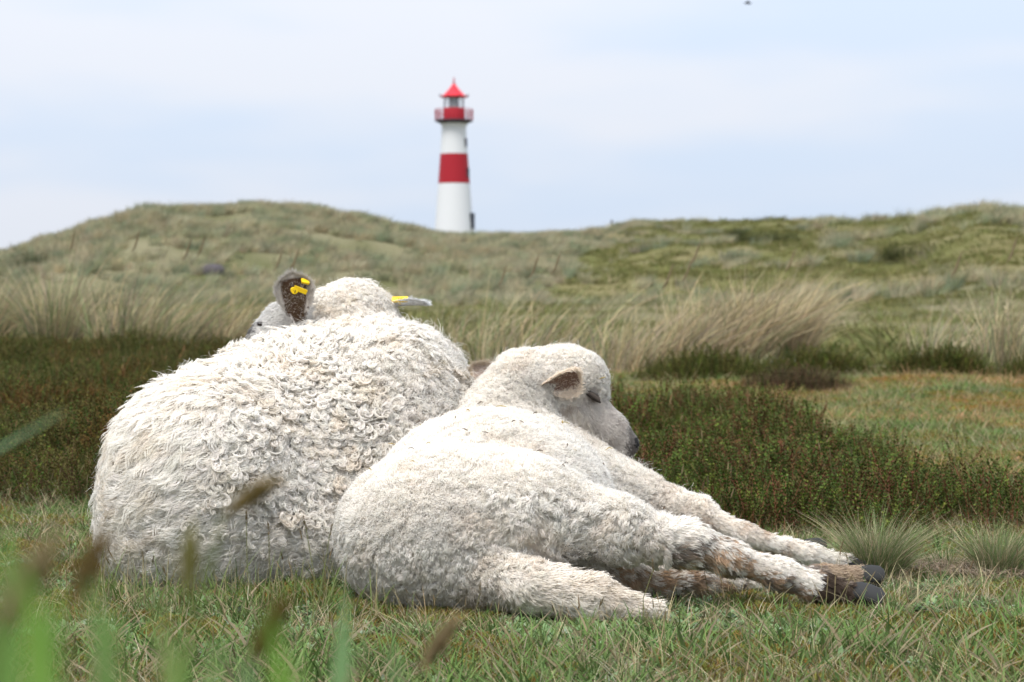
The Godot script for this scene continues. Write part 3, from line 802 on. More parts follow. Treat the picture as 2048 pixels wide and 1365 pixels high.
func marram(at: Vector3, n: int, rx: float, rz: float, h0: float, h1: float, wind: float, green: float, label: String, heads: int) -> void:
	var t := thing("marram_tussock", label, "grass tussock", at, "marram tussocks behind the sheep")
	var b := Buf.new()
	for k in n:
		var a := rng.randf() * TAU; var r := sqrt(rng.randf())
		var out := Vector3(cos(a), 0, sin(a))
		var o := Vector3(out.x * r * rx, -0.02, out.z * r * rz)
		o.y += height(at.x + o.x, at.z + o.z) - at.y
		var col := vary(Color(0.52, 0.42, 0.255).lerp(Color(0.20, 0.25, 0.11), 1.0 if rng.randf() < green else 0.0), 0.38)
		if rng.randf() < 0.2: col = vary(Color(0.30, 0.24, 0.18), 0.25)
		blade(b, o, rng.randf_range(h0 * 0.6, h1) * (1.22 if rng.randf() < 0.06 else 1.0), rng.randf_range(0.004, 0.009), Vector3(wind * rng.randf_range(0.1, 1.7), 0, rng.randfn() * 0.2) + out * 0.4 * r + Vector3(rng.randfn() * 0.14, 0, 0), rng.randf_range(0.0, 0.9), col, col, 7)
	part("blades", b.mesh(), M.dry, t)
	# collapsed dead leaves at the foot
	b = Buf.new()
	for k in n / 5:
		var a := rng.randf() * TAU; var r := sqrt(rng.randf())
		var o := Vector3(cos(a) * r * rx, 0, sin(a) * r * rz * 1.2)
		o.y += height(at.x + o.x, at.z + o.z) - at.y
		var col := vary(Color(0.46, 0.40, 0.34), 0.25)
		blade(b, o, rng.randf_range(0.12, 0.3), rng.randf_range(0.004, 0.008), Vector3(rng.randfn() * 0.9 + wind, 0, rng.randfn() * 0.9), rng.randf_range(1.2, 1.9), col, col, 6)
	part("dead_leaves", b.mesh(), M.dry, t)
	for k in heads:
		var o := Vector3(rng.randf_range(-rx, rx), 0, rng.randf_range(-rz, rz))
		var h := h1 * rng.randf_range(0.82, 1.0)
		b = Buf.new()
		var tip := o + Vector3(wind * 0.45 * h, h, 0)
		b.ribbon([o, o.lerp(tip, 0.5) + Vector3(-0.03, 0, 0), tip], [0.004, 0.0035, 0.003], Vector3(0, 0, 1), Color(0.3, 0.26, 0.13), Color(0.3, 0.26, 0.13))
		b.tube([tip, tip + Vector3(0.02 + 0.03 * wind, 0.05, 0), tip + Vector3(0.04 + 0.06 * wind, 0.15, 0), tip + Vector3(0.05 + 0.08 * wind, 0.2, 0)], [0.003, 0.009, 0.008, 0.002], 1.0, Vector3(0, 0, 1), 7, Color(0.22, 0.17, 0.1))
		part("seed_head", b.mesh(), M.dry, t)

func on_ground(x: float, z: float) -> Vector3: return Vector3(x, height(x, z), z)

func marram_tussocks() -> void:
	marram(on_ground(2.15, -16.6), 1500, 0.38, 0.4, 0.55, 0.95, 0.25, 0.12, "dense brown marram tussock at the right end of the big clump above the lamb's head", 0)
	marram(on_ground(1.65, -16.2), 1100, 0.5, 0.4, 0.45, 0.85, 0.55, 0.2, "straw coloured marram tussock in the middle of the big clump behind the lamb", 2)
	marram(on_ground(1.08, -15.8), 900, 0.45, 0.4, 0.3, 0.75, 0.5, 0.2, "loose marram tussock with tangled grey dead leaves right behind the lamb's crown", 3)
	marram(on_ground(0.2, -16.5), 460, 0.55, 0.4, 0.35, 0.8, 0.45, 0.35, "thin green and straw marram tussock between the two sheep's heads", 2)
	marram(on_ground(-0.45, -17.5), 300, 0.35, 0.4, 0.3, 0.7, 0.45, 0.4, "small marram tussock just right of the large sheep's tagged ear", 1)
	marram(on_ground(-4.25, -18.5), 1000, 0.22, 0.3, 0.7, 1.15, 0.05, 0.45, "tall upright green and brown marram tussock near the left edge", 1)
	marram(on_ground(-3.35, -18.0), 1200, 0.48, 0.4, 0.45, 1.0, 0.35, 0.4, "broad green based marram tussock in the middle of the left clump", 3)
	marram(on_ground(-2.5, -18.2), 900, 0.42, 0.4, 0.3, 0.85, 0.6, 0.2, "low straw marram tussock leaning right towards the large sheep's ear", 3)
	marram(on_ground(-5.1, -19.2), 800, 0.32, 0.3, 0.5, 0.95, 0.3, 0.3, "pale marram tussock cut off by the left edge of the picture", 1)
	marram(on_ground(3.85, -14.6), 1100, 0.45, 0.4, 0.4, 0.9, 0.35, 0.45, "green and straw marram tussock cut off by the right edge", 2)
	marram(on_ground(3.3, -15.0), 300, 0.3, 0.3, 0.3, 0.75, 0.45, 0.5, "thin sparse marram tussock just left of the right edge tussock", 1)

func shoot_mesh(shoots: int, radius: float, hmin: float, hmax: float, leafc: Array, stemc: Color) -> ArrayMesh:
	var b := Buf.new()
	for s in shoots:
		var a := rng.randf() * TAU; var r := sqrt(rng.randf()) * radius
		var o := Vector3(cos(a) * r, 0, sin(a) * r); var h := rng.randf_range(hmin, hmax)
		var lean := Vector3(rng.randfn(), 0, rng.randfn()) * 0.22
		var p := PackedVector3Array()
		for j in 6:
			var t := j / 5.0
			p.append(o + Vector3.UP * h * t + lean * h * t * t)
		b.ribbon(p, [0.0024, 0.0022, 0.002, 0.0018, 0.0016, 0.001], Vector3(1, 0, 0.3), stemc, stemc)
		var lc: Color = leafc[rng.randi() % leafc.size()]
		var whorls := int(h / 0.0085)
		for k in whorls:
			var t := (k + 0.5) / whorls
			if t < 0.22: continue
			var c := o + Vector3.UP * h * t + lean * h * t * t
			for q in 5:
				var w := rng.randf() * TAU
				var out := Vector3(cos(w), rng.randf_range(0.5, 1.1), sin(w)).normalized()
				var L := rng.randf_range(0.006, 0.010)
				var col := vary(lc, 0.22)
				b.ribbon([c, c + out * L * 0.55, c + out * L], [0.0014, 0.0034, 0.0010], Vector3(-sin(w), 0, cos(w)), col, col)
	return b.mesh()

func heath_far(u: float) -> float:
	if u < 0.12: return 10.2
	if u < 0.195: return lerpf(10.2, 7.0, (u - 0.12) / 0.075)
	return lerpf(7.0, 6.1, clampf((u - 0.195) / 0.06, 0, 1))

func in_right_heath(x: float, d: float) -> bool:
	var u := x / d; var e := 0.6 * fine.get_noise_2d(x * 1.3 + 11.0, d * 1.3) + 0.25 * fine.get_noise_2d(x * 6.0 + 11.0, d * 6.0) + rng.randfn(0, 0.22)
	return u > -0.03 and d > 5.75 + e * 0.7 and d < heath_far(u) + e * 1.6

func in_left_heath(x: float, d: float) -> bool:
	var u := x / d; var e := 0.5 * fine.get_noise_2d(x * 1.1 + 50.0, d * 1.1) + rng.randfn(0, 0.18)
	return u < -0.10 and d > 6.6 + e * 1.6 + 0.4 * fine.get_noise_2d(x * 5.0, d * 5.0) and d < 17.5 + e * 2.0

func heath() -> void:
	var g := [Color(0.085, 0.13, 0.024), Color(0.055, 0.09, 0.018), Color(0.13, 0.17, 0.03), Color(0.10, 0.095, 0.025)]
	var rust := [Color(0.14, 0.065, 0.03), Color(0.11, 0.08, 0.028), Color(0.09, 0.135, 0.024), Color(0.075, 0.10, 0.024)]
	var m := shoot_mesh(8, 0.05, 0.07, 0.145, g, Color(0.17, 0.08, 0.05))
	var m2 := shoot_mesh(8, 0.05, 0.08, 0.15, rust, Color(0.21, 0.09, 0.05))
	var m3 := shoot_mesh(10, 0.075, 0.07, 0.19, g, Color(0.15, 0.085, 0.05))
	var w := []; var t := PackedColorArray(); var w2 := []; var t2 := PackedColorArray()
	for k in 9500:
		var d := sqrt(rng.randf_range(5.0 * 5.0, 11.0 * 11.0)); var x := rng.randf_range(-0.05, 0.34) * d
		if not in_right_heath(x, d): continue
		var n := fine.get_noise_2d(x * 1.5, d * 1.5)
		var f := spot(x, -d, rng.randf_range(0.55, 1.3) * (1.0 + 0.7 * n), 0.01, 0.22)
		if n + rng.randf_range(-0.3, 0.3) > 0.24: w2.append(f); t2.append(vary(Color(1, 1, 1), 0.18))
		else: w.append(f); t.append(vary(Color(1, 1, 1), 0.18))
	scatter("crowberry_heath", "dense green crowberry shoots right of the lamb's head", "heath", m, "leaf", w, t)
	scatter("crowberry_heath", "rust tinged crowberry shoots above the lamb's outstretched legs", "heath", m2, "leaf", w2, t2)
	w = []; t = PackedColorArray(); w2 = []; t2 = PackedColorArray()
	for k in 23000:
		var d := sqrt(rng.randf_range(6.0 * 6.0, 19.5 * 19.5)); var x := rng.randf_range(-0.34, -0.06) * d
		if not in_left_heath(x, d): continue
		var n := fine.get_noise_2d(x * 0.8 + 20.0, d * 0.8)
		w.append(spot(x, -d, rng.randf_range(0.6, 1.25) * (1.0 + 0.7 * n), 0.02, 0.2))
		t.append(vary(Color(1.0, 1.0, 1.0).lerp(Color(1.3, 0.8, 0.8), smoothstep(0.2, 0.5, fine.get_noise_2d(x * 1.7, d * 1.1 + 90.0))), 0.18))
	scatter("heather_bank", "dark green and brown heath bank left of the large sheep", "heath", m3, "leaf", w, t)
	# low bushes in front of the right marram clump
	for q in [[1.35, -13.9, 0.55, 0.26, "low olive bush below the loose marram right of the lamb's crown"], [2.2, -14.4, 0.5, 0.25, "bright green crowberry bush under the dense brown marram"], [3.0, -14.0, 0.42, 0.27, "tallest bright green crowberry bush right of the marram clump"], [3.65, -13.6, 0.4, 0.22, "dark green crowberry bush below the right edge marram"], [1.85, -12.9, 0.42, 0.18, "low grey brown dwarf shrub in front of the green bushes"]]:
		var o := thing("dwarf_shrub", q[4], "shrub", on_ground(q[0], q[1]), "low bushes behind the meadow")
		var ww := []; var tt := PackedColorArray()
		for k in 330:
			var a := rng.randf() * TAU; var r := sqrt(rng.randf())
			var s: float = rng.randf_range(0.7, 1.15) * q[3] / 0.17 * (1.0 - 0.75 * r * r)
			var p := Vector3(cos(a) * r * q[2], 0, sin(a) * r * q[2] * 0.8)
			p.y = height(q[0] + p.x, q[1] + p.z) - height(q[0], q[1]) - 0.02
			ww.append(Transform3D(Basis.from_euler(Vector3(rng.randfn(0, 0.15), rng.randf() * TAU, rng.randfn(0, 0.15))).scaled(Vector3(s, s, s)), p))
			tt.append(vary(Color(1.1, 0.85, 1.5) if q[3] < 0.2 else Color(1.05, 1.12, 1.0), 0.25))
		copies("shoots", m3, M.leaf, ww, tt, o).set_meta("kind", "stuff")

func meadow() -> void:
	var gm := tuft_mesh(14, 0.035, 0.015, 0.05, 0.0034, 0.0, 1.1, [Color(0.13, 0.20, 0.055), Color(0.16, 0.22, 0.075), Color(0.10, 0.165, 0.045), Color(0.14, 0.2, 0.06), Color(0.19, 0.24, 0.10), Color(0.15, 0.21, 0.07), Color(0.36, 0.30, 0.18)])
	var dm := tuft_mesh(12, 0.04, 0.03, 0.085, 0.0022, 0.1, 1.4, [Color(0.36, 0.30, 0.18), Color(0.28, 0.21, 0.12), Color(0.4, 0.36, 0.26)])
	# little silvery oval leaves of the ground rosettes
	var b := Buf.new()
	for k in 9:
		var a := TAU * k / 9 + rng.randf() * 0.5; var L := rng.randf_range(0.016, 0.036)
		var out := Vector3(cos(a), rng.randf_range(0.15, 0.7), sin(a)).normalized()
		var c := vary(Color(0.17, 0.25, 0.115) if rng.randf() < 0.9 else Color(0.30, 0.34, 0.24), 0.2)
		b.ribbon([Vector3.ZERO, out * L * 0.35, out * L * 0.7 + Vector3(0, 0.001, 0), out * L - Vector3(0, 0.002, 0)], [0.002, 0.0085, 0.009, 0.0015], Vector3(-sin(a), 0, cos(a)), c, c)
	var rm := b.mesh()
	# cushion moss
	b = Buf.new()
	for k in 70:
		var a := rng.randf() * TAU; var r := sqrt(rng.randf()) * 0.03
		var o := Vector3(cos(a) * r, 0.012 * (1 - r * r / 0.0009), sin(a) * r)
		var c := vary(Color(0.22, 0.135, 0.04) if rng.randf() < 0.45 else Color(0.2, 0.2, 0.045), 0.25)
		b.ribbon([o, o + Vector3(rng.randfn() * 0.004, 0.008, rng.randfn() * 0.004)], [0.003, 0.001], Vector3(rng.randfn(), 0, rng.randfn()), c, c)
	var mm := b.mesh()
	# thin flowering stems with a dark spikelet
	b = Buf.new()
	for k in 2:
		var o := Vector3(rng.randfn(0, 0.04), 0, rng.randfn(0, 0.04)); var h := rng.randf_range(0.07, 0.14)
		var lean := Vector3(rng.randfn() * 0.2, 0, rng.randfn() * 0.2)
		var tip := o + Vector3.UP * h + lean * h
		b.ribbon([o, o.lerp(tip, 0.5) - lean * 0.15 * h, tip], [0.0018, 0.0015, 0.0012], Vector3(1, 0, 0.2), Color(0.2, 0.19, 0.08), Color(0.24, 0.2, 0.1))
		var d := (lean + Vector3.UP * 0.8).normalized()
		b.tube([tip, tip + d * 0.006, tip + d * 0.016, tip + d * 0.024], [0.0006, 0.0016, 0.0013, 0.0004], 1.0, Vector3(1, 0, 0), 6, Color(0.20, 0.15, 0.085))
	var sm := b.mesh()
	var W := {"g": [[], PackedColorArray()], "d": [[], PackedColorArray()], "r": [[], PackedColorArray()], "m": [[], PackedColorArray()], "s": [[], PackedColorArray()]}
	for k in 78000:
		var d := pow(rng.randf_range(pow(2.6, 1.2), pow(15.5, 1.2)), 1.0 / 1.2); var x := rng.randf_range(-0.34, 0.34) * d; var z := -d
		var heathy := in_right_heath(x, d) or in_left_heath(x, d)
		if heathy and rng.randf() > 0.035: continue
		var s := sheep_at(x, z)
		if s < 0.004: continue
		var n := fine.get_noise_2d(x * 1.4 + 13.0, z * 1.4); var n2 := fine.get_noise_2d(x * 2.3, z * 2.3 + 44.0)
		var pick := rng.randf()
		var kind := "g"
		if heathy: kind = "s" if pick < 0.45 else "d"
		elif pick < 0.09 + 0.14 * smoothstep(-0.1, 0.3, -n): kind = "d"
		elif pick < 0.62 and n2 > 0.0 and d < 5.3: kind = "r"
		elif pick < 0.70 and n2 < 0.0: kind = "m"
		elif pick > 0.985: kind = "s"
		if kind == "s" and s < 0.03: kind = "g"
		var size := rng.randf_range(0.55, 1.15) * (1.0 + 0.035 * maxf(0, d - 5.0))
		if heathy: size *= 1.35 if kind == "s" else 1.0
		if kind == "g": size *= 1.0 + 0.35 * smoothstep(0.0, 0.4, n) + (0.5 if d < 3.9 else 0.0)
		if s < 0.05 and kind == "g": size *= 0.8
		W[kind][0].append(spot(x, z, size, 0.002, 0.2))
		var tone := Color(1, 1, 1)
		if d > 7.0: tone = Color(1.0, 1.02, 0.95).lerp(Color(1.35, 1.0, 0.9), smoothstep(-0.1, 0.35, fine.get_noise_2d(x * 0.6 + 70.0, z * 0.6)))
		W[kind][1].append(vary(tone, 0.2))
	scatter("meadow_grass", "short green meadow grass around the sheep", "grass", gm, "leaf", W.g[0], W.g[1])
	scatter("dry_grass", "dry straw coloured grass bits among the meadow grass", "grass", dm, "dry", W.d[0], W.d[1])
	scatter("rosette_leaves", "small silvery green rosette leaves in the turf before the lamb", "ground cover", rm, "leaf", W.r[0], W.r[1])
	scatter("moss", "rust and yellow green moss cushions in the turf", "moss", mm, "leaf", W.m[0], W.m[1])
	scatter("grass_stems", "thin flowering grass stems with dark spikelets in the turf", "grass", sm, "dry", W.s[0], W.s[1])
	# longer blades along the foot of the large sheep
	var lm := tuft_mesh(7, 0.025, 0.07, 0.15, 0.0034, 0.0, 0.35, [Color(0.13, 0.2, 0.05), Color(0.16, 0.21, 0.07), Color(0.3, 0.26, 0.14)])
	var w := []; var t := PackedColorArray()
	for k in 85:
		var x := rng.randf_range(-0.95, -0.2); var z := rng.randf_range(-4.62, -4.2)
		if sheep_at(x, z) < 0.02: continue
		w.append(spot(x, z, rng.randf_range(0.6, 1.1), 0.004)); t.append(vary(Color(1, 1, 1), 0.2))
	scatter("long_grass", "longer green grass blades at the foot of the large sheep", "grass", lm, "leaf", w, t)

func meadow_stems() -> void:
	for q in [
		[Vector3(-0.545, 0.223, -4.067), "thin flowering stem with small brown head before the large sheep's curls, leftmost of three"],
		[Vector3(-0.499, 0.200, -4.066), "thin stem with dark spikelet before the large sheep's belly, middle of three"],
		[Vector3(-0.423, 0.213, -4.066), "thin upright stem with dark head before the large sheep's belly, rightmost of three"],
		[Vector3(-0.374, 0.198, -4.066), "dark thin stem in front of the gap between the two sheep"],
		[Vector3(-0.709, 0.116, -4.063), "short green flowering stem before the large sheep's left foot"],
		[Vector3(-0.655, 0.162, -4.065), "green flowering stem before the large sheep's lower flank"],
		[Vector3(0.290, 0.126, -4.064), "thin stem with green head before the lamb's stretched hind leg"],
		[Vector3(-0.066, 0.075, -4.062), "short stem with straw coloured head below the lamb's rump"],
		[Vector3(0.406, 0.029, -4.061), "short brown flowering stem below the lamb's hind leg"],
		[Vector3(0.682, -0.002, -4.060), "pale flowering stem below the lamb's hooves"]
		]:
		var top: Vector3 = q[0]
		var foot := on_ground(top.x - rng.randf_range(-0.03, 0.04), top.z)
		var t := thing("meadow_foxtail", q[1], "grass", foot, "flowering stems in the turf before the sheep")
		var tip := top - foot
		var b := Buf.new()
		b.tube([Vector3(0, -0.004, 0), tip * 0.5 + Vector3(rng.randfn() * 0.006, 0, 0), tip], [0.0011, 0.0009, 0.0007], 1.0, Vector3(0, 0, 1), 5, vary(Color(0.19, 0.19, 0.08), 0.2))
		part("stalk", b.mesh(), M.dry, t)
		b = Buf.new()
		var dirn := (tip.normalized() + Vector3(rng.randfn() * 0.25, 0, 0)).normalized()
		for k in 26:
			var f := rng.randf(); var a := rng.randf() * TAU
			var p := tip + dirn * 0.024 * (f - 0.2)
			var outw := dirn.cross(Vector3(cos(a), 0.1, sin(a))).normalized()
			var c := vary(Color(0.19, 0.145, 0.08), 0.3)
			b.ribbon([p, p + outw * 0.002 + dirn * 0.003, p + outw * 0.0028 + dirn * 0.008], [0.0007, 0.0015, 0.0003], dirn.cross(outw), c, c)
		part("seed_head", b.mesh(), M.dry, t)

func fescue(at: Vector3, n: int, r: float, h: float, label: String, dead: int) -> void:
	var t := thing("fescue_tussock", label, "grass tussock", at, "fine fescue tussocks by the hooves")
	var b := Buf.new()
	for k in n:
		var a := rng.randf() * TAU; var q := sqrt(rng.randf()); var out := Vector3(cos(a), 0, sin(a))
		var c := vary(Color(0.16, 0.205, 0.085) if rng.randf() < 0.62 else Color(0.36, 0.30, 0.19), 0.3)
		blade(b, out * q * r * 0.45, h * rng.randf_range(0.3, 1.0) * (1.12 if rng.randf() < 0.1 else 0.92), 0.0017, out * q * rng.randf_range(0.2, 1.1) + Vector3(rng.randfn() + 0.4, 0, rng.randfn()) * 0.2, rng.randf_range(0.1, 0.5), c, c, 5)
	part("blades", b.mesh(), M.leaf, t)
	b = Buf.new()
	for k in dead:
		var a := rng.randf() * TAU; var q := sqrt(rng.randf()) * r
		var c := vary(Color(0.32, 0.25, 0.18), 0.25)
		blade(b, Vector3(cos(a) * q, 0.004, sin(a) * q), rng.randf_range(0.04, 0.09), 0.0018, Vector3(rng.randfn(), 0, rng.randfn()) * 1.1, rng.randf_range(1.1, 1.8), c, c, 5)
	part("dead_leaves", b.mesh(), M.dry, t)

func fescue_tussocks() -> void:
	fescue(on_ground(0.885, -4.80), 2000, 0.14, 0.19, "fine green fescue tussock touching the lamb's front hoof", 120)
	fescue(on_ground(1.19, -4.85), 1300, 0.13, 0.16, "fescue tussock with dead straw at the right edge", 420)
	fescue(on_ground(1.07, -4.9), 300, 0.09, 0.08, "small mostly dead fescue tussock between the two green tussocks", 380)

func foreground_grass() -> void:
	# out of focus stems and blades close to the camera
	for q in [
		[Vector3(-0.131, 0.613, -0.897), Vector3(-0.108, 0.629, -0.898), Vector3(-0.19, 0.28, -0.90), 0.0042, Color(0.13, 0.095, 0.035), "blurred brown seed head in front of the large sheep's flank"],
		[Vector3(-0.166, 0.597, -0.747), Vector3(-0.154, 0.622, -0.747), Vector3(-0.18, 0.28, -0.75), 0.0045, Color(0.17, 0.115, 0.045), "blurred rust brown seed head low at the large sheep's left edge"],
		[Vector3(-0.155, 0.615, -0.597), Vector3(-0.139, 0.640, -0.598), Vector3(-0.20, 0.29, -0.6), 0.0045, Color(0.23, 0.185, 0.10), "blurred pinkish seed head nearest the left edge"],
		[Vector3(-0.112, 0.556, -0.845), Vector3(-0.098, 0.581, -0.846), Vector3(-0.13, 0.28, -0.85), 0.0048, Color(0.12, 0.09, 0.025), "blurred dark olive seed head below the large sheep"],
		[Vector3(-0.052, 0.503, -1.094), Vector3(-0.031, 0.532, -1.095), Vector3(-0.09, 0.27, -1.10), 0.0042, Color(0.22, 0.165, 0.09), "blurred brown seed head below the lamb's rump"],
		[Vector3(-0.131, 0.590, -0.797), Vector3(-0.129, 0.618, -0.797), Vector3(-0.135, 0.28, -0.8), 0.0036, Color(0.22, 0.20, 0.075), "blurred upright yellow green seed head before the large sheep's belly"]]:
		var base: Vector3 = q[2]; base.y = height(base.x, base.z)
		var t := thing("foxtail", q[5], "grass", base, "out of focus grass stems near the camera")
		var p0: Vector3 = q[0] - base; var p1: Vector3 = q[1] - base
		var b := Buf.new(); var dirn := (p1 - p0).normalized()
		b.tube([Vector3(0, -0.01, 0), p0 * 0.5 - Vector3(dirn.x, 0, 0) * 0.01, p0], [0.0014, 0.0011, 0.0008], 1.0, Vector3(0, 0, 1), 6, Color(0.17, 0.2, 0.06))
		part("stem", b.mesh(), M.leaf, t)
		b = Buf.new()
		for k in 170:
			var f := rng.randf(); var a := rng.randf() * TAU
			var o := p0.lerp(p1, f); var rr: float = q[3] * 1.35 * sin(PI * clampf(f * 0.9 + 0.08, 0, 1))
			var out := (dirn.cross(Vector3(cos(a), 0.1, sin(a)))).normalized()
			var c := vary(q[4] * 1.7, 0.25)
			b.ribbon([o, o + out * rr * 0.7 + dirn * 0.002, o + out * rr + dirn * 0.006], [0.0014, 0.0026, 0.0004], dirn.cross(out), c, c)
		part("seed_head", b.mesh(), M.dry, t)
	var blades := [
		[Vector3(-0.084, 0, -0.886), Vector3(-0.075, 0.580, -0.896), 0.0075, Color(0.16, 0.27, 0.11), "blurred bluish green blade before the gap between the sheep"],
		[Vector3(-0.555, 0, -0.988), Vector3(-0.225, 0.654, -0.998), 0.0045, Color(0.12, 0.19, 0.10), "blurred diagonal blade before the heath at the left edge"],
		[Vector3(-0.158, 0, -0.588), Vector3(-0.152, 0.645, -0.598), 0.0100, Color(0.14, 0.25, 0.06), "tallest blurred green blade at the left edge, beside the pinkish seed head"],
		[Vector3(-0.110, 0, -0.538), Vector3(-0.135, 0.641, -0.548), 0.0110, Color(0.15, 0.28, 0.05), "broad bright green blurred blade in the bottom left corner"],
		[Vector3(-0.154, 0, -0.538), Vector3(-0.126, 0.634, -0.548), 0.0120, Color(0.13, 0.25, 0.05), "broadest blurred green blade right of the bottom left corner"],
		[Vector3(-0.105, 0, -0.488), Vector3(-0.120, 0.635, -0.498), 0.0130, Color(0.17, 0.30, 0.06), "lowest and nearest blurred green blade in the bottom left corner"],
		[Vector3(-0.097, 0, -0.587), Vector3(-0.127, 0.629, -0.597), 0.0100, Color(0.16, 0.26, 0.08), "blurred green blade between the rust brown seed head and the left corner"],
		[Vector3(-0.148, 0, -0.587), Vector3(-0.119, 0.620, -0.597), 0.0100, Color(0.13, 0.22, 0.06), "blurred dark green blade under the large sheep's left edge"],
		[Vector3(-0.087, 0, -0.647), Vector3(-0.118, 0.614, -0.657), 0.0080, Color(0.20, 0.25, 0.09), "blurred yellow green blade before the large sheep's left foot"],
		[Vector3(-0.109, 0, -0.547), Vector3(-0.093, 0.617, -0.557), 0.0100, Color(0.14, 0.25, 0.06), "blurred grass green blade on the bottom edge under the large sheep's rump"],
		[Vector3(-0.117, 0, -0.627), Vector3(-0.094, 0.606, -0.637), 0.0090, Color(0.15, 0.24, 0.08), "blurred green blade on the bottom edge left of the olive seed head"],
		[Vector3(-0.050, 0, -0.607), Vector3(-0.075, 0.615, -0.617), 0.0090, Color(0.16, 0.29, 0.05), "bright green blurred blade beside the dark olive seed head"],
		[Vector3(-0.083, 0, -0.607), Vector3(-0.083, 0.603, -0.617), 0.0100, Color(0.16, 0.24, 0.11), "lowest blurred grey green blade under the large sheep's middle"],
		[Vector3(-0.079, 0, -0.567), Vector3(-0.062, 0.609, -0.577), 0.0090, Color(0.17, 0.27, 0.07), "blurred pale green blade on the bottom edge right of the olive seed head"],
		[Vector3(-0.020, 0, -0.786), Vector3(-0.049, 0.574, -0.796), 0.0060, Color(0.16, 0.24, 0.10), "thin blurred green blade on the bottom edge below the lamb's rump"]]
	for q in blades:
		var base: Vector3 = q[0]; base.y = height(base.x, base.z)
		var tip: Vector3 = q[1] - base
		var b := Buf.new()
		var p := PackedVector3Array(); var w := PackedFloat32Array()
		for j in 9:
			var t := j / 8.0
			p.append(Vector3(tip.x * t * t, tip.y * t - (0.01 if j == 0 else 0.0), tip.z * t)); w.append(q[2] * 1.25 * sqrt(maxf(0.02, 1.0 - pow(t, 14.0))))
		b.ribbon(p, w, Vector3(1, 0, 0.35), q[3], q[3])
		var o := part(numbered("sedge_plant"), b.mesh(), M.leaf, self); o.position = base
		tag(o, q[4], "grass", "out of focus grass blades near the camera")
	var m := tuft_mesh(9, 0.03, 0.22, 0.325, 0.007, 0.0, 0.3, [Color(0.14, 0.23, 0.06), Color(0.18, 0.25, 0.09), Color(0.25, 0.2, 0.1)])
	var ww := []; var tt := PackedColorArray()
	for k in 46:
		var d := rng.randf_range(0.5, 0.8); var x := (rng.randf_range(-0.34, -0.17) if rng.randf() < 0.75 else rng.randf_range(-0.17, -0.05)) * d
		ww.append(spot(x, -d, rng.randf_range(0.8, 1.05), 0.005)); tt.append(vary(Color(1, 1, 1), 0.2))
	scatter("near_grass", "blurred green grass along the bottom edge near the camera", "grass", m, "leaf", ww, tt)

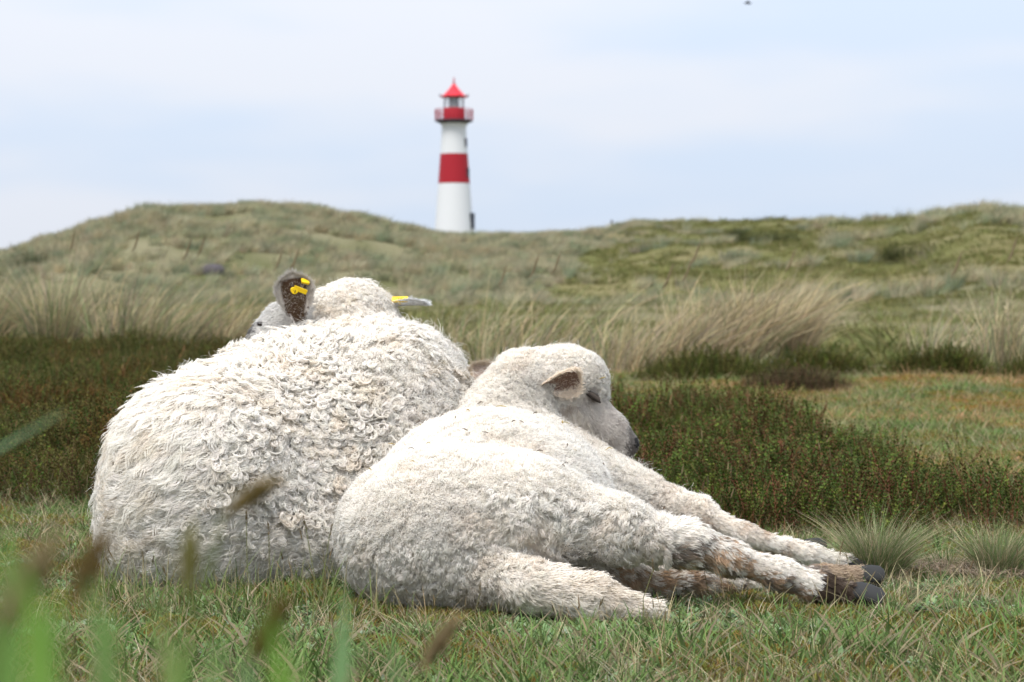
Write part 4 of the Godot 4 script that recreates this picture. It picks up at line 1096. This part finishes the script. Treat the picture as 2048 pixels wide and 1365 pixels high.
func small_things() -> void:
	# post on the skyline
	var b := Buf.new(); b.tube([Vector3(0, -0.2, 0), Vector3(0, 0.7, 0), Vector3(0.01, 1.0, 0)], [0.07, 0.065, 0.05], 1.0, Vector3.RIGHT, 8, Color.WHITE)
	var o := part("post", b.mesh(), M.wood, self); o.position = on_ground(5.6, -112.0); tag(o, "small dark wooden post on the skyline right of the lighthouse", "post")
	# bird, far off
	b = Buf.new()
	b.tube([Vector3(-0.12, 0, 0), Vector3(-0.06, 0.01, 0), Vector3(0.03, 0.01, 0), Vector3(0.11, 0.0, 0), Vector3(0.15, -0.005, 0)], [0.01, 0.035, 0.04, 0.022, 0.004], 0.9, Vector3.UP, 8, Color(0.05, 0.05, 0.06))
	var bd := thing("bird", "tiny dark bird high in the sky at top right", "bird", Vector3(8.25, 10.4, -70.0))
	part("body", b.mesh(), M.skin, bd)
	for sg in [-1.0, 1.0]:
		b = Buf.new(); b.ribbon([Vector3(0.02, 0.02, 0.02 * sg), Vector3(0.0, 0.07, 0.12 * sg), Vector3(-0.05, 0.05, 0.26 * sg)], [0.08, 0.07, 0.01], Vector3.RIGHT, Color(0.05, 0.05, 0.06), Color(0.05, 0.05, 0.06))
		part("wing", b.mesh(), M.skin, bd)
	# grey lump of driftwood on the dune foot
	var s := SphereMesh.new(); s.radius = 0.5; s.height = 1.0; s.radial_segments = 14; s.rings = 8
	var arr := s.get_mesh_arrays(); var vv: PackedVector3Array = arr[Mesh.ARRAY_VERTEX]
	for k in vv.size():
		var p := vv[k]; vv[k] = Vector3(p.x * 0.8, p.y * 0.45, p.z * 0.6) * (1.0 + 0.5 * fine.get_noise_3d(p.x * 2.0, p.y * 2.0, p.z * 2.0))
	arr[Mesh.ARRAY_VERTEX] = vv
	var am := ArrayMesh.new(); am.add_surface_from_arrays(Mesh.PRIMITIVE_TRIANGLES, arr)
	o = part("boulder", am, M.stone, self); o.position = on_ground(-8.6, -57.0) + Vector3(0, 0.05, 0); tag(o, "grey boulder on the dune slope left of the large sheep's ear", "boulder")
	# dark bushes on the skyline and on the green slope
	var m := shoot_mesh(26, 0.3, 0.25, 0.6, [Color(0.05, 0.07, 0.02), Color(0.06, 0.07, 0.025)], Color(0.05, 0.04, 0.025))
	for q in [[-10.2, -94.5, 0.8, "dark bush on the crest of the left dune"], [10.0, -75.0, 1.1, "larger dark green bush on the open slope above the marram clump"], [8.4, -71.0, 0.9, "dark green bush left of the larger bush on the open slope"], [9.3, -82.0, 0.7, "smallest dark bush high on the open slope"], [15.8, -124.0, 1.1, "dark bush breaking the skyline above the open slope"], [12.0, -62.0, 1.0, "flat dark bush at the foot of the right dune"], [-15.5, -64.0, 1.1, "dark brown bush on the dune at the far left"]]:
		var t := thing("dark_shrub", q[3], "shrub", on_ground(q[0], q[1]), "dark bushes on the dunes")
		var ww := []; var tt := PackedColorArray()
		for k in 26:
			var a := rng.randf() * TAU; var r := sqrt(rng.randf()) * 0.8
			var sc: float = q[2] * rng.randf_range(0.8, 1.3)
			ww.append(Transform3D(Basis(Vector3.UP, rng.randf() * TAU).scaled(Vector3(sc, sc, sc)), Vector3(cos(a) * r * q[2], -0.05, sin(a) * r * q[2] * 0.6)))
			tt.append(vary(Color(1, 1, 1), 0.2))
		copies("foliage", m, M.leaf, ww, tt, t).set_meta("kind", "stuff")
	# bits of straw caught in the lamb's wool
	var P: Array = sheep_prims[1]
	var seen := 0
	for k in 400:
		if seen >= 34: break
		var x := rng.randf_range(-0.36, 0.5); var z := rng.randf_range(-4.9, -4.3)
		var y := 0.5
		while y > 0.1 and sdf(P, Vector3(x, y, z)) > 0.018: y -= 0.004
		if y < 0.17: continue
		b = Buf.new()
		var a := rng.randf() * TAU; var L := rng.randf_range(0.008, 0.026); var dirn := Vector3(cos(a), rng.randf_range(-0.2, 0.3), sin(a))
		var c := vary(Color(0.42, 0.30, 0.08) if rng.randf() < 0.5 else Color(0.1, 0.065, 0.035), 0.2)
		b.tube([Vector3.ZERO, dirn * L * 0.5 + Vector3(0, rng.randf_range(0.0, 0.005), 0), dirn * L], [0.0008, 0.0013, 0.0006], 1.0, Vector3.UP, 5, c)
		o = part(numbered("straw_bit"), b.mesh(), M.dry, self); o.position = Vector3(x, y + 0.004, z)
		tag(o, "tiny bit of straw caught in the lamb's wool", "straw", "straw bits in the lamb's wool")
		seen += 1
